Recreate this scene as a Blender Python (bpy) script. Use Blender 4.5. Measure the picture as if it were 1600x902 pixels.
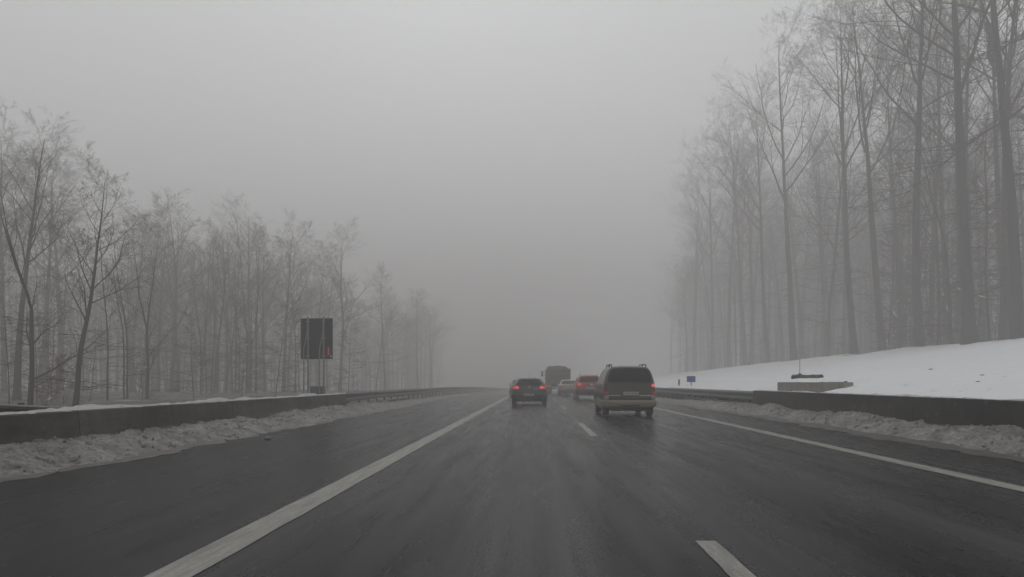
import bpy, math, random
import numpy as np
from mathutils import Vector

for o in list(bpy.data.objects):
    bpy.data.objects.remove(o, do_unlink=True)
S = bpy.context.scene
COL = S.collection
R = math.radians

# ------------------------------------------------------------------ camera
cam_d = bpy.data.cameras.new('camera')
cam = bpy.data.objects.new('camera', cam_d)
COL.objects.link(cam)
cam_d.lens = 28.8
cam_d.sensor_width = 36
cam_d.shift_x = -38 / 1600
cam_d.shift_y = 146 / 1600
cam_d.clip_start = 0.1
cam_d.clip_end = 4000
cam.location = (0, 0, 1.22)
cam.rotation_euler = (R(90), 0, 0)
S.camera = cam

# ------------------------------------------------------------------ sky, sun, exposure
SUN_EL, SUN_ROT = R(32), R(-6)      # the veiled sun stands ahead, over the road
W = bpy.data.worlds.new('World')
S.world = W
W.use_nodes = True
wn, wl = W.node_tree.nodes, W.node_tree.links
wn.clear()
wout = wn.new('ShaderNodeOutputWorld')
wbg = wn.new('ShaderNodeBackground')
sky = wn.new('ShaderNodeTexSky')
sky.sky_type = 'NISHITA'
sky.sun_disc = False
sky.sun_elevation = SUN_EL
sky.sun_rotation = SUN_ROT
sky.dust_density = 6
bw = wn.new('ShaderNodeRGBToBW')          # thick cloud: the blue is gone
mixc = wn.new('ShaderNodeMix')
mixc.data_type = 'RGBA'
mixc.inputs[0].default_value = 0.96
mixc.inputs[7].default_value = (9.6, 9.8, 9.9, 1)
wl.new(sky.outputs[0], bw.inputs[0])
wl.new(bw.outputs[0], mixc.inputs[6])
wl.new(mixc.outputs[2], wbg.inputs[0])
wbg.inputs[1].default_value = 0.1
wl.new(wbg.outputs[0], wout.inputs[0])

sun_d = bpy.data.lights.new('sun', 'SUN')
sun_d.energy = 0.52
sun_d.angle = R(85)
sun_d.color = (1, 0.98, 0.95)
sun = bpy.data.objects.new('sun', sun_d)
COL.objects.link(sun)
sun.rotation_euler = (R(90) - SUN_EL, 0, R(180) - SUN_ROT)

S.view_settings.view_transform = 'Standard'
S.view_settings.look = 'None'
S.view_settings.gamma = 1
S.view_settings.use_curve_mapping = False
S.view_settings.exposure = -0.27
S.render.engine = 'CYCLES'
S.cycles.max_bounces = 8
S.cycles.diffuse_bounces = 3
S.cycles.glossy_bounces = 3
S.cycles.volume_bounces = 3
S.cycles.use_denoising = True
S.cycles.sample_clamp_indirect = 4

HAZE_DENSITY = 0.0080

# ------------------------------------------------------------------ helpers
def prof(y):
    """height of the carriageway: level, then a gentle fall beyond 70 m"""
    y = np.asarray(y, dtype=float)
    t = np.clip(y - 65, 0, None)
    return -0.0095 * t * t / (t + 30.0 + 1e-9)


def pz(y):
    return float(prof(y))


def hash2(ix, iy, seed):
    n = np.sin(ix * 127.1 + iy * 311.7 + seed * 74.7) * 43758.5453
    return n - np.floor(n)


def vnoise(x, y, seed=0):
    x = np.asarray(x, float); y = np.asarray(y, float)
    ix, iy = np.floor(x), np.floor(y)
    fx, fy = x - ix, y - iy
    fx = fx * fx * (3 - 2 * fx); fy = fy * fy * (3 - 2 * fy)
    a = hash2(ix, iy, seed); b = hash2(ix + 1, iy, seed)
    c = hash2(ix, iy + 1, seed); d = hash2(ix + 1, iy + 1, seed)
    return (a * (1 - fx) + b * fx) * (1 - fy) + (c * (1 - fx) + d * fx) * fy


def fbm(x, y, seed=0, octv=4):
    s = 0; a = 0.5
    for i in range(octv):
        s = s + a * vnoise(x * 2 ** i, y * 2 ** i, seed + i * 3.7)
        a *= 0.5
    return s


def tag(o, label=None, cat=None, group=None, kind=None):
    if label: o['label'] = label
    if cat: o['category'] = cat
    if group: o['group'] = group
    if kind: o['kind'] = kind
    return o


def mesh_obj(name, verts, faces, mat=None, parent=None, smooth=False, angle=None):
    me = bpy.data.meshes.new(name)
    if isinstance(verts, np.ndarray): verts = verts.tolist()
    if isinstance(faces, np.ndarray): faces = faces.tolist()
    me.from_pydata(verts, [], faces)
    me.update()
    if smooth:
        me.shade_smooth()
        if angle is not None:
            me.set_sharp_from_angle(angle=R(angle))
    o = bpy.data.objects.new(name, me)
    COL.objects.link(o)
    if mat: me.materials.append(mat)
    if parent: o.parent = parent
    return o


def empty(name, loc=(0, 0, 0), rz=0.0):
    o = bpy.data.objects.new(name, None)
    o.empty_display_size = 0.2
    COL.objects.link(o)
    o.location = loc
    o.rotation_euler = (0, 0, rz)
    return o


class MB:
    """collects boxes, tubes and lathes for one mesh"""
    def __init__(self):
        self.v = []; self.f = []

    def add(self, vs, fs):
        n = len(self.v)
        self.v += [tuple(p) for p in vs]
        self.f += [tuple(i + n for i in f) for f in fs]
        return self

    def box(self, x0, x1, y0, y1, z0, z1, bev=0.0):
        if bev <= 0:
            vs = [(x, y, z) for z in (z0, z1) for y in (y0, y1) for x in (x0, x1)]
            fs = [(0, 2, 3, 1), (4, 5, 7, 6), (0, 1, 5, 4), (2, 6, 7, 3), (0, 4, 6, 2), (1, 3, 7, 5)]
            return self.add(vs, fs)
        b = bev
        rings = []
        for z, k in ((z0, b), (z0 + b, 0), (z1 - b, 0), (z1, b)):
            rings.append([(x0 + k + b, y0 + k, z), (x1 - k - b, y0 + k, z), (x1 - k, y0 + k + b, z), (x1 - k, y1 - k - b, z),
                          (x1 - k - b, y1 - k, z), (x0 + k + b, y1 - k, z), (x0 + k, y1 - k - b, z), (x0 + k, y0 + k + b, z)])
        vs = [p for r in rings for p in r]
        fs = []
        for i in range(3):
            for j in range(8):
                a = i * 8 + j; c = i * 8 + (j + 1) % 8
                fs.append((a, c, c + 8, a + 8))
        fs.append(tuple(reversed(range(8)))); fs.append(tuple(range(24, 32)))
        return self.add(vs, fs)

    def tube(self, pts, radii, sides=8, cap=True):
        pts = [Vector(p) for p in pts]
        if not hasattr(radii, '__len__'): radii = [radii] * len(pts)
        vs = []; fs = []
        for i, p in enumerate(pts):
            a = pts[max(i - 1, 0)]; b = pts[min(i + 1, len(pts) - 1)]
            d = (b - a).normalized()
            up = Vector((0, 0, 1)) if abs(d.z) < 0.9 else Vector((0, 1, 0))
            u = d.cross(up).normalized(); w = d.cross(u)
            for k in range(sides):
                t = 2 * math.pi * k / sides
                q = p + (u * math.cos(t) + w * math.sin(t)) * radii[i]
                vs.append(q)
        for i in range(len(pts) - 1):
            for k in range(sides):
                a = i * sides + k; b = i * sides + (k + 1) % sides
                fs.append((a, b, b + sides, a + sides))
        if cap:
            fs.append(tuple(reversed(range(sides))))
            n = (len(pts) - 1) * sides
            fs.append(tuple(range(n, n + sides)))
        return self.add(vs, fs)

    def lathe_x(self, prof_, cx, cy, cz, n=20):
        """closed profile of (x, r), turned about the X axis"""
        vs = []; fs = []
        m = len(prof_)
        for k in range(n):
            t = 2 * math.pi * k / n
            for (x, r) in prof_:
                vs.append((cx + x, cy + r * math.cos(t), cz + r * math.sin(t)))
        for k in range(n):
            for j in range(m):
                a = k * m + j; b = k * m + (j + 1) % m
                c = ((k + 1) % n) * m + (j + 1) % m; d = ((k + 1) % n) * m + j
                fs.append((a, b, c, d))
        return self.add(vs, fs)

    def build(self, name, mat, parent=None, smooth=False, angle=35):
        return mesh_obj(name, self.v, self.f, mat, parent, smooth, angle)


# ------------------------------------------------------------------ materials
def new_mat(name):
    m = bpy.data.materials.new(name)
    m.use_nodes = True
    nt = m.node_tree
    b = nt.nodes['Principled BSDF']
    return m, nt, b


def N(nt, t, **kw):
    n = nt.nodes.new(t)
    for k, v in kw.items():
        setattr(n, k, v)
    return n


def ramp(nt, fac, stops):
    r = N(nt, 'ShaderNodeValToRGB')
    e = r.color_ramp.elements
    while len(e) < len(stops):
        e.new(0.5)
    for i, (p, c) in enumerate(stops):
        e[i].position = p
        e[i].color = (c, c, c, 1) if not hasattr(c, '__len__') else (*c[:3], 1)
    nt.links.new(fac, r.inputs[0])
    return r.outputs[0]


def noise(nt, scale, detail=4, rough=0.55, vec_scale=None, coord='Object', dist=0.0):
    tc = N(nt, 'ShaderNodeTexCoord')
    n = N(nt, 'ShaderNodeTexNoise')
    n.inputs['Scale'].default_value = scale
    n.inputs['Detail'].default_value = detail
    n.inputs['Roughness'].default_value = rough
    n.inputs['Distortion'].default_value = dist
    if vec_scale:
        mp = N(nt, 'ShaderNodeMapping')
        mp.inputs['Scale'].default_value = vec_scale
        nt.links.new(tc.outputs[coord], mp.inputs[0])
        nt.links.new(mp.outputs[0], n.inputs['Vector'])
    else:
        nt.links.new(tc.outputs[coord], n.inputs['Vector'])
    return n.outputs['Fac']


def mixcol(nt, fac, a, b, mode='MIX'):
    m = N(nt, 'ShaderNodeMix')
    m.data_type = 'RGBA'
    m.blend_type = mode
    for sock, v in ((m.inputs[0], fac), (m.inputs[6], a), (m.inputs[7], b)):
        if hasattr(v, 'is_output'):
            nt.links.new(v, sock)
        elif hasattr(v, '__len__'):
            sock.default_value = (*v[:3], 1)
        else:
            sock.default_value = v
    return m.outputs[2]


def math_n(nt, op, a, b=0.0, clamp=False):
    m = N(nt, 'ShaderNodeMath', operation=op)
    m.use_clamp = clamp
    for s, v in ((m.inputs[0], a), (m.inputs[1], b)):
        if hasattr(v, 'is_output'): nt.links.new(v, s)
        else: s.default_value = v
    return m.outputs[0]


def bump(nt, b, h, strength=0.4, dist=0.02):
    n = N(nt, 'ShaderNodeBump')
    n.inputs['Strength'].default_value = strength
    n.inputs['Distance'].default_value = dist
    nt.links.new(h, n.inputs['Height'])
    nt.links.new(n.outputs[0], b.inputs['Normal'])


def simple(name, col, rough=0.5, metal=0.0, var=0.0, scale=8, coat=0.0, emit=None, estr=0.0, spec=None, dirt=None, bmp=0.0):
    m, nt, b = new_mat(name)
    b.inputs['Roughness'].default_value = rough
    b.inputs['Metallic'].default_value = metal
    b.inputs['Coat Weight'].default_value = coat
    if spec is not None: b.inputs['Specular IOR Level'].default_value = spec
    n = noise(nt, scale, 5, 0.6)
    lo = tuple(c * (1 - var) for c in col); hi = tuple(min(1, c * (1 + var)) for c in col)
    c = mixcol(nt, n, lo, hi)
    if dirt:
        n2 = noise(nt, scale * 0.35, 6, 0.65)
        c = mixcol(nt, ramp(nt, n2, [(0.42, 0.0), (0.72, dirt[1])]), c, dirt[0])
    nt.links.new(c, b.inputs['Base Color'])
    nt.links.new(ramp(nt, n, [(0.2, max(0, rough - 0.1)), (0.8, min(1, rough + 0.1))]), b.inputs['Roughness'])
    if emit:
        b.inputs['Emission Color'].default_value = (*emit, 1)
        b.inputs['Emission Strength'].default_value = estr
    if bmp:
        bump(nt, b, noise(nt, scale * 4, 5, 0.6), bmp, 0.01)
    return m


M = {}

# wet asphalt: wheel tracks wet and dark, the crown of each lane drier and salt-grey
def asphalt():
    m, nt, b = new_mat('wet_asphalt')
    tc = N(nt, 'ShaderNodeTexCoord')
    sep = N(nt, 'ShaderNodeSeparateXYZ')
    nt.links.new(tc.outputs['Object'], sep.inputs[0])
    wob = noise(nt, 0.5, 2, 0.5, (0.3, 0.05, 1))
    xw = math_n(nt, 'ADD', sep.outputs['X'], math_n(nt, 'MULTIPLY', math_n(nt, 'SUBTRACT', wob, 0.5), 0.45))
    fx = math_n(nt, 'DIVIDE', math_n(nt, 'ADD', xw, 8.0), 17.5)
    def px(x): return (x + 8.0) / 17.5
    dry = ramp(nt, fx, [(px(-6.5), 0.0), (px(-2.7), 0.05), (px(-2.05), 0.42), (px(-1.6), 0.06), (px(-0.95), 0.04),
                        (px(-0.45), 0.55), (px(-0.05), 0.62), (px(0.30), 0.80), (px(0.44), 0.10), (px(0.95), 0.04), (px(1.3), 0.4),
                        (px(1.9), 0.45), (px(2.3), 0.06), (px(2.9), 0.12), (px(3.4), 0.42), (px(4.0), 0.1), (px(4.6), 0.06), (px(5.3), 0.3), (px(7.5), 0.04)])
    streak = noise(nt, 1.0, 5, 0.65, (8, 0.03, 1))
    mott = noise(nt, 1.0, 4, 0.6, (3.5, 0.25, 1), dist=0.3)
    grit = noise(nt, 34, 4, 0.75, (1, 0.5, 1))
    dry2 = math_n(nt, 'MULTIPLY', dry, ramp(nt, math_n(nt, 'ADD', math_n(nt, 'MULTIPLY', streak, 0.52), math_n(nt, 'ADD', math_n(nt, 'MULTIPLY', mott, 0.34), math_n(nt, 'MULTIPLY', grit, 0.14))), [(0.38, 0.18), (0.62, 1.0)]), True)
    fine = noise(nt, 90, 3, 0.7)
    dry2 = math_n(nt, 'MULTIPLY', dry2, ramp(nt, grit, [(0.36, 0.55), (0.62, 1.1)]), True)
    c = mixcol(nt, dry2, (0.004, 0.0041, 0.0053), (0.175, 0.176, 0.180))
    c = mixcol(nt, ramp(nt, fine, [(0.45, 0.0), (0.8, 0.12)]), c, (0.05, 0.049, 0.048), 'MIX')
    patch = noise(nt, 0.22, 5, 0.6, (1, 0.12, 1))
    c = mixcol(nt, ramp(nt, patch, [(0.45, 0.0), (0.75, 0.35)]), c, (0.008, 0.008, 0.009))
    nt.links.new(c, b.inputs['Base Color'])
    r = math_n(nt, 'ADD', math_n(nt, 'MULTIPLY', dry2, 0.34), ramp(nt, mott, [(0.3, 0.17), (0.7, 0.30)]))
    nt.links.new(r, b.inputs['Roughness'])
    b.inputs['Specular IOR Level'].default_value = 0.026
    bump(nt, b, fine, 0.16, 0.005)
    return m


def paint():
    m, nt, b = new_mat('worn_road_paint')
    w = noise(nt, 1.0, 7, 0.75, (18, 0.9, 1))
    f = noise(nt, 60, 3, 0.6)
    c = mixcol(nt, ramp(nt, w, [(0.34, 0.0), (0.60, 1.0)]), (0.09, 0.087, 0.075), (0.29, 0.28, 0.245))
    c = mixcol(nt, ramp(nt, f, [(0.35, 0.5), (0.6, 0.0)]), c, (0.06, 0.06, 0.056))
    nt.links.new(c, b.inputs['Base Color'])
    b.inputs['Roughness'].default_value = 0.5
    bump(nt, b, f, 0.15, 0.004)
    return m


def snow(name, clean=(0.82, 0.83, 0.85), specks=0.25, spscale=7):
    m, nt, b = new_mat(name)
    n1 = noise(nt, 0.5, 5, 0.6)
    n2 = noise(nt, spscale, 5, 0.75, (1, 0.5, 1))
    c = mixcol(nt, n1, tuple(x * 0.93 for x in clean), clean)
    c = mixcol(nt, ramp(nt, n2, [(0.60, 0.0), (0.70, specks)]), c, (0.16, 0.12, 0.09))
    nt.links.new(c, b.inputs['Base Color'])
    b.inputs['Roughness'].default_value = 0.75
    b.inputs['Specular IOR Level'].default_value = 0.25
    bump(nt, b, noise(nt, 6, 6, 0.65), 0.35, 0.05)
    return m


def dirty_snow():
    m, nt, b = new_mat('ploughed_dirty_snow')
    n1 = noise(nt, 2.2, 6, 0.7)
    n2 = noise(nt, 16, 5, 0.75)
    c = mixcol(nt, ramp(nt, n1, [(0.3, 0.0), (0.7, 1.0)]), (0.11, 0.104, 0.096), (0.40, 0.387, 0.367))
    c = mixcol(nt, ramp(nt, n2, [(0.46, 0.0), (0.68, 0.85)]), c, (0.05, 0.045, 0.040))
    nt.links.new(c, b.inputs['Base Color'])
    b.inputs['Roughness'].default_value = 0.7
    b.inputs['Specular IOR Level'].default_value = 0.3
    bump(nt, b, noise(nt, 22, 7, 0.75), 0.9, 0.05)
    return m


def concrete(name, a=(0.018, 0.016, 0.013), c2=(0.115, 0.102, 0.085), snowy=0.0):
    m, nt, b = new_mat(name)
    n1 = ramp(nt, noise(nt, 0.9, 7, 0.7, (1, 0.5, 1.8)), [(0.32, 0.0), (0.68, 1.0)])
    n2 = noise(nt, 1.0, 5, 0.6, (1, 3.0, 0.35))
    n3 = noise(nt, 40, 4, 0.7)
    c = mixcol(nt, n1, a, c2)
    c = mixcol(nt, ramp(nt, n2, [(0.45, 0.0), (0.7, 0.45)]), c, tuple(x * 0.55 for x in a))
    c = mixcol(nt, ramp(nt, n3, [(0.4, 0.0), (0.8, 0.25)]), c, (0.035, 0.033, 0.028))
    if snowy:
        n4 = noise(nt, 1.9, 8, 0.78, (1, 0.8, 1.5))
        c = mixcol(nt, ramp(nt, n4, [(0.57, 0.0), (0.70, snowy)]), c, (0.19, 0.18, 0.165))
    nt.links.new(c, b.inputs['Base Color'])
    b.inputs['Roughness'].default_value = 0.78
    b.inputs['Specular IOR Level'].default_value = 0.2
    bump(nt, b, n3, 0.3, 0.006)
    return m


def forest_floor():
    m, nt, b = new_mat('forest_floor')
    n1 = noise(nt, 0.35, 6, 0.7)
    n2 = noise(nt, 5, 6, 0.75)
    c = mixcol(nt, n2, (0.03, 0.021, 0.015), (0.075, 0.055, 0.04))
    c = mixcol(nt, ramp(nt, n1, [(0.55, 0.0), (0.66, 1.0)]), c, (0.35, 0.35, 0.36))
    nt.links.new(c, b.inputs['Base Color'])
    b.inputs['Roughness'].default_value = 0.85
    bump(nt, b, n2, 0.6, 0.06)
    return m


def bark(name, a, c2):
    m, nt, b = new_mat(name)
    n1 = noise(nt, 1.0, 6, 0.65, (7, 7, 1.1))
    n2 = noise(nt, 0.7, 4, 0.6)
    c = mixcol(nt, n1, a, c2)
    c = mixcol(nt, ramp(nt, n2, [(0.45, 0.0), (0.75, 0.5)]), c, (0.035, 0.038, 0.026))
    oi = N(nt, 'ShaderNodeObjectInfo')
    c = mixcol(nt, math_n(nt, 'MULTIPLY', oi.outputs['Random'], 0.5), c, (0.02, 0.0175, 0.016))
    nt.links.new(c, b.inputs['Base Color'])
    b.inputs['Roughness'].default_value = 0.8
    b.inputs['Specular IOR Level'].default_value = 0.2
    bump(nt, b, n1, 0.5, 0.02)
    return m


M['asphalt'] = asphalt()
M['paint'] = paint()
M['snow'] = snow('embankment_snow', (0.74, 0.75, 0.765), 0.55, 3.2)
M['snowcap'] = snow('cap_snow', (0.42, 0.415, 0.405), 0.8, 5)
M['twigsnow'] = snow('twig_snow', (0.8, 0.8, 0.82), 0.0)
M['dsnow'] = dirty_snow()
M['slush'] = simple('brown_slush', (0.035, 0.029, 0.023), 0.45, 0, 0.5, 5, dirt=((0.10, 0.09, 0.08), 0.5), spec=0.25, bmp=0.4)
M['earth'] = simple('dark_earth', (0.10, 0.085, 0.07), 0.8, 0, 0.4, 12)
M['wall'] = concrete('stained_concrete', snowy=0.5)
M['wall_r'] = concrete('wet_concrete', (0.013, 0.0125, 0.012), (0.050, 0.047, 0.043), 0.6)
M['head'] = concrete('grey_concrete', (0.16, 0.153, 0.137), (0.28, 0.265, 0.235))
M['floor'] = forest_floor()
M['bark'] = bark('beech_bark', (0.015, 0.013, 0.0125), (0.036, 0.032, 0.031))
M['twig'] = bark('twig_bark', (0.018, 0.012, 0.0115), (0.042, 0.029, 0.028))
M['leaf'] = simple('withered_leaf', (0.13, 0.055, 0.032), 0.7, var=0.4, scale=3)
M['steel'] = simple('galvanised_steel', (0.10, 0.104, 0.113), 0.5, 0.3, 0.3, 5, dirt=((0.05, 0.045, 0.04), 0.8))
M['post'] = simple('steel_post', (0.05, 0.05, 0.052), 0.6, 0.2, 0.3, 9)
M['galv'] = simple('galvanised_pole', (0.17, 0.175, 0.18), 0.45, 0.2, 0.25, 12)
M['board'] = simple('sign_back', (0.006, 0.007, 0.009), 0.6, 0.0, 0.25, 3, dirt=((0.015, 0.015, 0.016), 0.4), spec=0.2)
M['teal'] = simple('cabinet_teal', (0.06, 0.09, 0.10), 0.5, 0.0, 0.2, 6)
M['redmark'] = simple('red_reflector_glow', (0.55, 0.05, 0.03), 0.35, 0, 0.15, 20, emit=(0.8, 0.08, 0.04), estr=0.12)  # no lamp: faint emission stands in for light thrown back by the strip
M['blue'] = simple('blue_sign', (0.022, 0.05, 0.21), 0.4, 0, 0.15, 10)
M['greypost'] = simple('marker_grey', (0.05, 0.05, 0.055), 0.6, 0, 0.3, 15)
M['whiteplastic'] = simple('marker_white', (0.45, 0.45, 0.44), 0.5, 0, 0.15, 15)
M['black'] = simple('black_plastic', (0.012, 0.012, 0.013), 0.45, 0, 0.3, 10, dirt=((0.05, 0.045, 0.04), 0.5))
M['tyre'] = simple('wet_tyre', (0.012, 0.012, 0.012), 0.4, 0, 0.3, 20, dirt=((0.04, 0.036, 0.03), 0.5))
M['rim'] = simple('alloy_rim', (0.22, 0.22, 0.22), 0.4, 0.7, 0.2, 20, dirt=((0.06, 0.05, 0.045), 0.8))
M['glass'] = simple('tinted_glass', (0.006, 0.007, 0.008), 0.1, 0, 0.2, 3, spec=0.16)
M['chrome'] = simple('chrome', (0.5, 0.5, 0.5), 0.2, 1, 0.1, 10)
M['plate_w'] = simple('plate_white', (0.34, 0.33, 0.31), 0.5, 0, 0.2, 20)
M['plate_r'] = simple('plate_pinkish', (0.30, 0.25, 0.24), 0.5, 0, 0.2, 20)
M['plate_y'] = simple('plate_yellow', (0.42, 0.27, 0.06), 0.5, 0, 0.15, 20)
M['plate_ink'] = simple('plate_ink', (0.04, 0.035, 0.035), 0.5, 0, 0.1, 20)
M['lamp_on'] = simple('tail_lamp_lit', (0.4, 0.02, 0.015), 0.25, 0, 0.1, 20, emit=(1.0, 0.02, 0.03), estr=0.30)
M['lamp_hot'] = simple('brake_lamp_lit', (0.5, 0.03, 0.02), 0.25, 0, 0.1, 20, emit=(1.0, 0.14, 0.16), estr=0.6)
M['lamp_off'] = simple('tail_lamp_unlit', (0.06, 0.006, 0.006), 0.25, 0, 0.2, 20)
M['lamp_dim'] = simple('tail_lamp_dim', (0.16, 0.012, 0.012), 0.25, 0, 0.2, 20, emit=(1.0, 0.03, 0.03), estr=0.10)
M['lamp_clear'] = simple('clear_lens', (0.5, 0.5, 0.5), 0.2, 0, 0.1, 20)


def car_paint(name, col, dirt=0.5, metal=0.4):
    m, nt, b = new_mat(name)
    tc = N(nt, 'ShaderNodeTexCoord')
    sep = N(nt, 'ShaderNodeSeparateXYZ')
    nt.links.new(tc.outputs['Object'], sep.inputs[0])
    low = ramp(nt, sep.outputs['Z'], [(0.15, 1.0), (0.95, 0.15)])      # road salt, thicker on the sills
    n = noise(nt, 4, 6, 0.7)
    d = math_n(nt, 'MULTIPLY', math_n(nt, 'MULTIPLY', low, ramp(nt, n, [(0.25, 0.3), (0.7, 1.0)])), dirt, True)
    c = mixcol(nt, d, col, (0.05, 0.046, 0.041))
    nt.links.new(c, b.inputs['Base Color'])
    b.inputs['Metallic'].default_value = metal
    r = math_n(nt, 'ADD', math_n(nt, 'MULTIPLY', d, 0.4), 0.28)
    nt.links.new(r, b.inputs['Roughness'])
    b.inputs['Coat Weight'].default_value = 0.3
    b.inputs['Coat Roughness'].default_value = 0.2
    return m


M['p_black'] = car_paint('black_car_paint', (0.008, 0.009, 0.011), 0.25, 0.1)
M['p_dark'] = car_paint('dark_blue_car_paint', (0.012, 0.014, 0.018), 0.3, 0.2)
M['p_brown'] = car_paint('brown_car_paint', (0.030, 0.027, 0.018), 0.2)
M['p_beige'] = car_paint('beige_cladding', (0.25, 0.218, 0.168), 0.35, 0.0)
M['p_red'] = car_paint('red_car_paint', (0.30, 0.004, 0.010), 0.12, 0.0)
M['p_silver'] = car_paint('silver_car_paint', (0.22, 0.215, 0.19), 0.45)
M['p_truck'] = simple('truck_grey', (0.055, 0.053, 0.05), 0.6, 0.1, 0.3, 2, dirt=((0.09, 0.08, 0.07), 0.5))
M['p_gate'] = simple('tailgate_olive', (0.055, 0.048, 0.032), 0.6, 0.1, 0.3, 2, dirt=((0.09, 0.08, 0.07), 0.5))
M['p_edge'] = simple('tailgate_frame', (0.16, 0.145, 0.11), 0.6, 0.0, 0.3, 4)
M['tarp'] = simple('grey_tarp', (0.085, 0.083, 0.08), 0.7, 0, 0.25, 2)

# ------------------------------------------------------------------ ground, embankment, road
def grid(name, xs, ys, zf, mat, smooth=True, parent=None):
    xs = np.asarray(xs, float); ys = np.asarray(ys, float)
    X, Y = np.meshgrid(xs, ys)
    Z = zf(X, Y)
    v = np.stack([X.ravel(), Y.ravel(), Z.ravel()], 1)
    nx, ny = len(xs), len(ys)
    i = np.arange(nx - 1)[None, :] + nx * np.arange(ny - 1)[:, None]
    i = i.ravel()
    f = np.stack([i, i + 1, i + nx + 1, i + nx], 1)
    return mesh_obj(name, v, f, mat, parent, smooth)


YG = np.concatenate([np.arange(-60, 140, 2.0), np.arange(140, 460, 8.0)])
YF = np.concatenate([np.arange(-40, 60, 0.6), np.arange(60, 130, 1.5), np.arange(130, 461, 5.0)])
CREST_X, CREST_Z = 33.4, 4.28


def ground_z(X, Y):
    left = 0.12 + 0.35 * (fbm(X * 0.15, Y * 0.15, 3) - 0.45) + 0.0 * X
    left = np.where(X < -9.0, left, -0.25)
    right = CREST_Z - 0.25 + 0.5 * (fbm(X * 0.12, Y * 0.12, 8) - 0.5) + np.clip((X - 40), 0, 60) * 0.015
    z = np.where(X > 29, right, left)
    return z + prof(Y)


xs_g = np.concatenate([np.arange(-330, -40, 10), np.arange(-40, -9, 1.5), [-9.2, -8.9], [28.9, 31.6], np.arange(33, 60, 1.5), np.arange(60, 331, 10)])
tag(grid('ground', xs_g, YG, ground_z, M['floor']), kind='structure')


def bank_profile(X):
    s = np.interp(X, [9.3, 10.2, 11.3, 13.0, 18.0, 24.0, CREST_X], [0.80, 1.02, 1.30, 1.52, 2.12, 2.94, CREST_Z])
    over = np.clip((X - CREST_X), 0, None)
    return s - 0.10 * over


def bank_z(X, Y):
    z = bank_profile(X) + prof(Y)
    t = np.clip((X - 9.3) / 2.0, 0, 1)
    z = z + 0.16 * (fbm(X * 0.5, Y * 0.22, 5) - 0.47) * t + 0.05 * (fbm(X * 2.3, Y * 1.6, 11) - 0.47) * t
    z = z + 0.22 * (fbm(Y * 0.11, Y * 0 + 1.0, 21) - 0.47) * np.clip((X - 13) / 6, 0, 1)
    # lumps of snow along the crest
    z = z + 0.10 * np.clip(fbm(Y * 0.9, X * 1.3, 31) - 0.52, 0, 1) * 4 * np.exp(-((X - CREST_X) / 0.7) ** 2)
    # small dents where twigs and clods have dropped
    dents = np.clip(vnoise(X * 1.9, Y * 1.1, 41) - 0.90, 0, 1) * 1.6
    hollow = np.clip((10.6 - X) / 0.35, 0, 1) * np.clip((Y - 27.4) / 1.2, 0, 1) * np.clip((35.2 - Y) / 0.5, 0, 1)
    z = z - hollow * np.clip(z - 0.80, 0, 1)
    return z - dents * t + 0.10 * (fbm(X * 0.9, Y * 0.5, 51) - 0.47) * t


xs_b = np.concatenate([np.arange(9.28, 12, 0.16), np.arange(12, 35.4, 0.34), [36.5, 38.5]])
tag(grid('snow_embankment', xs_b, np.concatenate([np.arange(-20, 10, 1.0), np.arange(10, 60, 0.35), np.arange(60, 130, 1.2), np.arange(130, 461, 6)]), bank_z, M['snow']), kind='structure')

road = tag(grid('road', np.arange(-9.0, 9.41, 0.4), YF, lambda X, Y: prof(Y) + 0 * X - 0.0 + 0.004, M['asphalt']), kind='structure')


def strip(name, x0, x1, y0, y1, parent, z=0.009, ragged=0.006, seed=0):
    n = max(4, int((y1 - y0) / 0.25)) if y1 < 120 else int((y1 - y0) / 0.5)
    ys = np.linspace(y0, y1, n)
    j0 = (vnoise(ys * 3.1, ys * 0, seed) - 0.5) * 2 * ragged
    j1 = (vnoise(ys * 3.7, ys * 0 + 5, seed) - 0.5) * 2 * ragged
    p = prof(ys) + z
    v = np.concatenate([np.stack([x0 + j0, ys, p], 1), np.stack([x1 + j1, ys, p], 1)])
    f = [(i, i + n, i + n + 1, i + 1) for i in range(n - 1)]
    return mesh_obj(name, v, f, M['paint'], parent)


strip('edge_line', -2.44, -2.14, -30, 300, road, seed=1)
strip('edge_line', 5.36, 5.64, -30, 300, road, seed=2)
for k in range(-2, 14):
    strip('lane_dash', 1.21, 1.37, 0.22 + 18 * k, 6.25 + 18 * k, road, seed=3 + k)

# ------------------------------------------------------------------ ploughed snow
def ico():
    t = (1 + 5 ** 0.5) / 2
    v = np.array([(-1, t, 0), (1, t, 0), (-1, -t, 0), (1, -t, 0), (0, -1, t), (0, 1, t), (0, -1, -t), (0, 1, -t), (t, 0, -1), (t, 0, 1), (-t, 0, -1), (-t, 0, 1)], float)
    v /= np.linalg.norm(v[0])
    f = np.array([(0, 11, 5), (0, 5, 1), (0, 1, 7), (0, 7, 10), (0, 10, 11), (1, 5, 9), (5, 11, 4), (11, 10, 2), (10, 7, 6), (7, 1, 8), (3, 9, 4), (3, 4, 2), (3, 2, 6), (3, 6, 8), (3, 8, 9), (4, 9, 5), (2, 4, 11), (6, 2, 10), (8, 6, 7), (9, 8, 1)])
    return v, f


ICO_V, ICO_F = ico()


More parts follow.
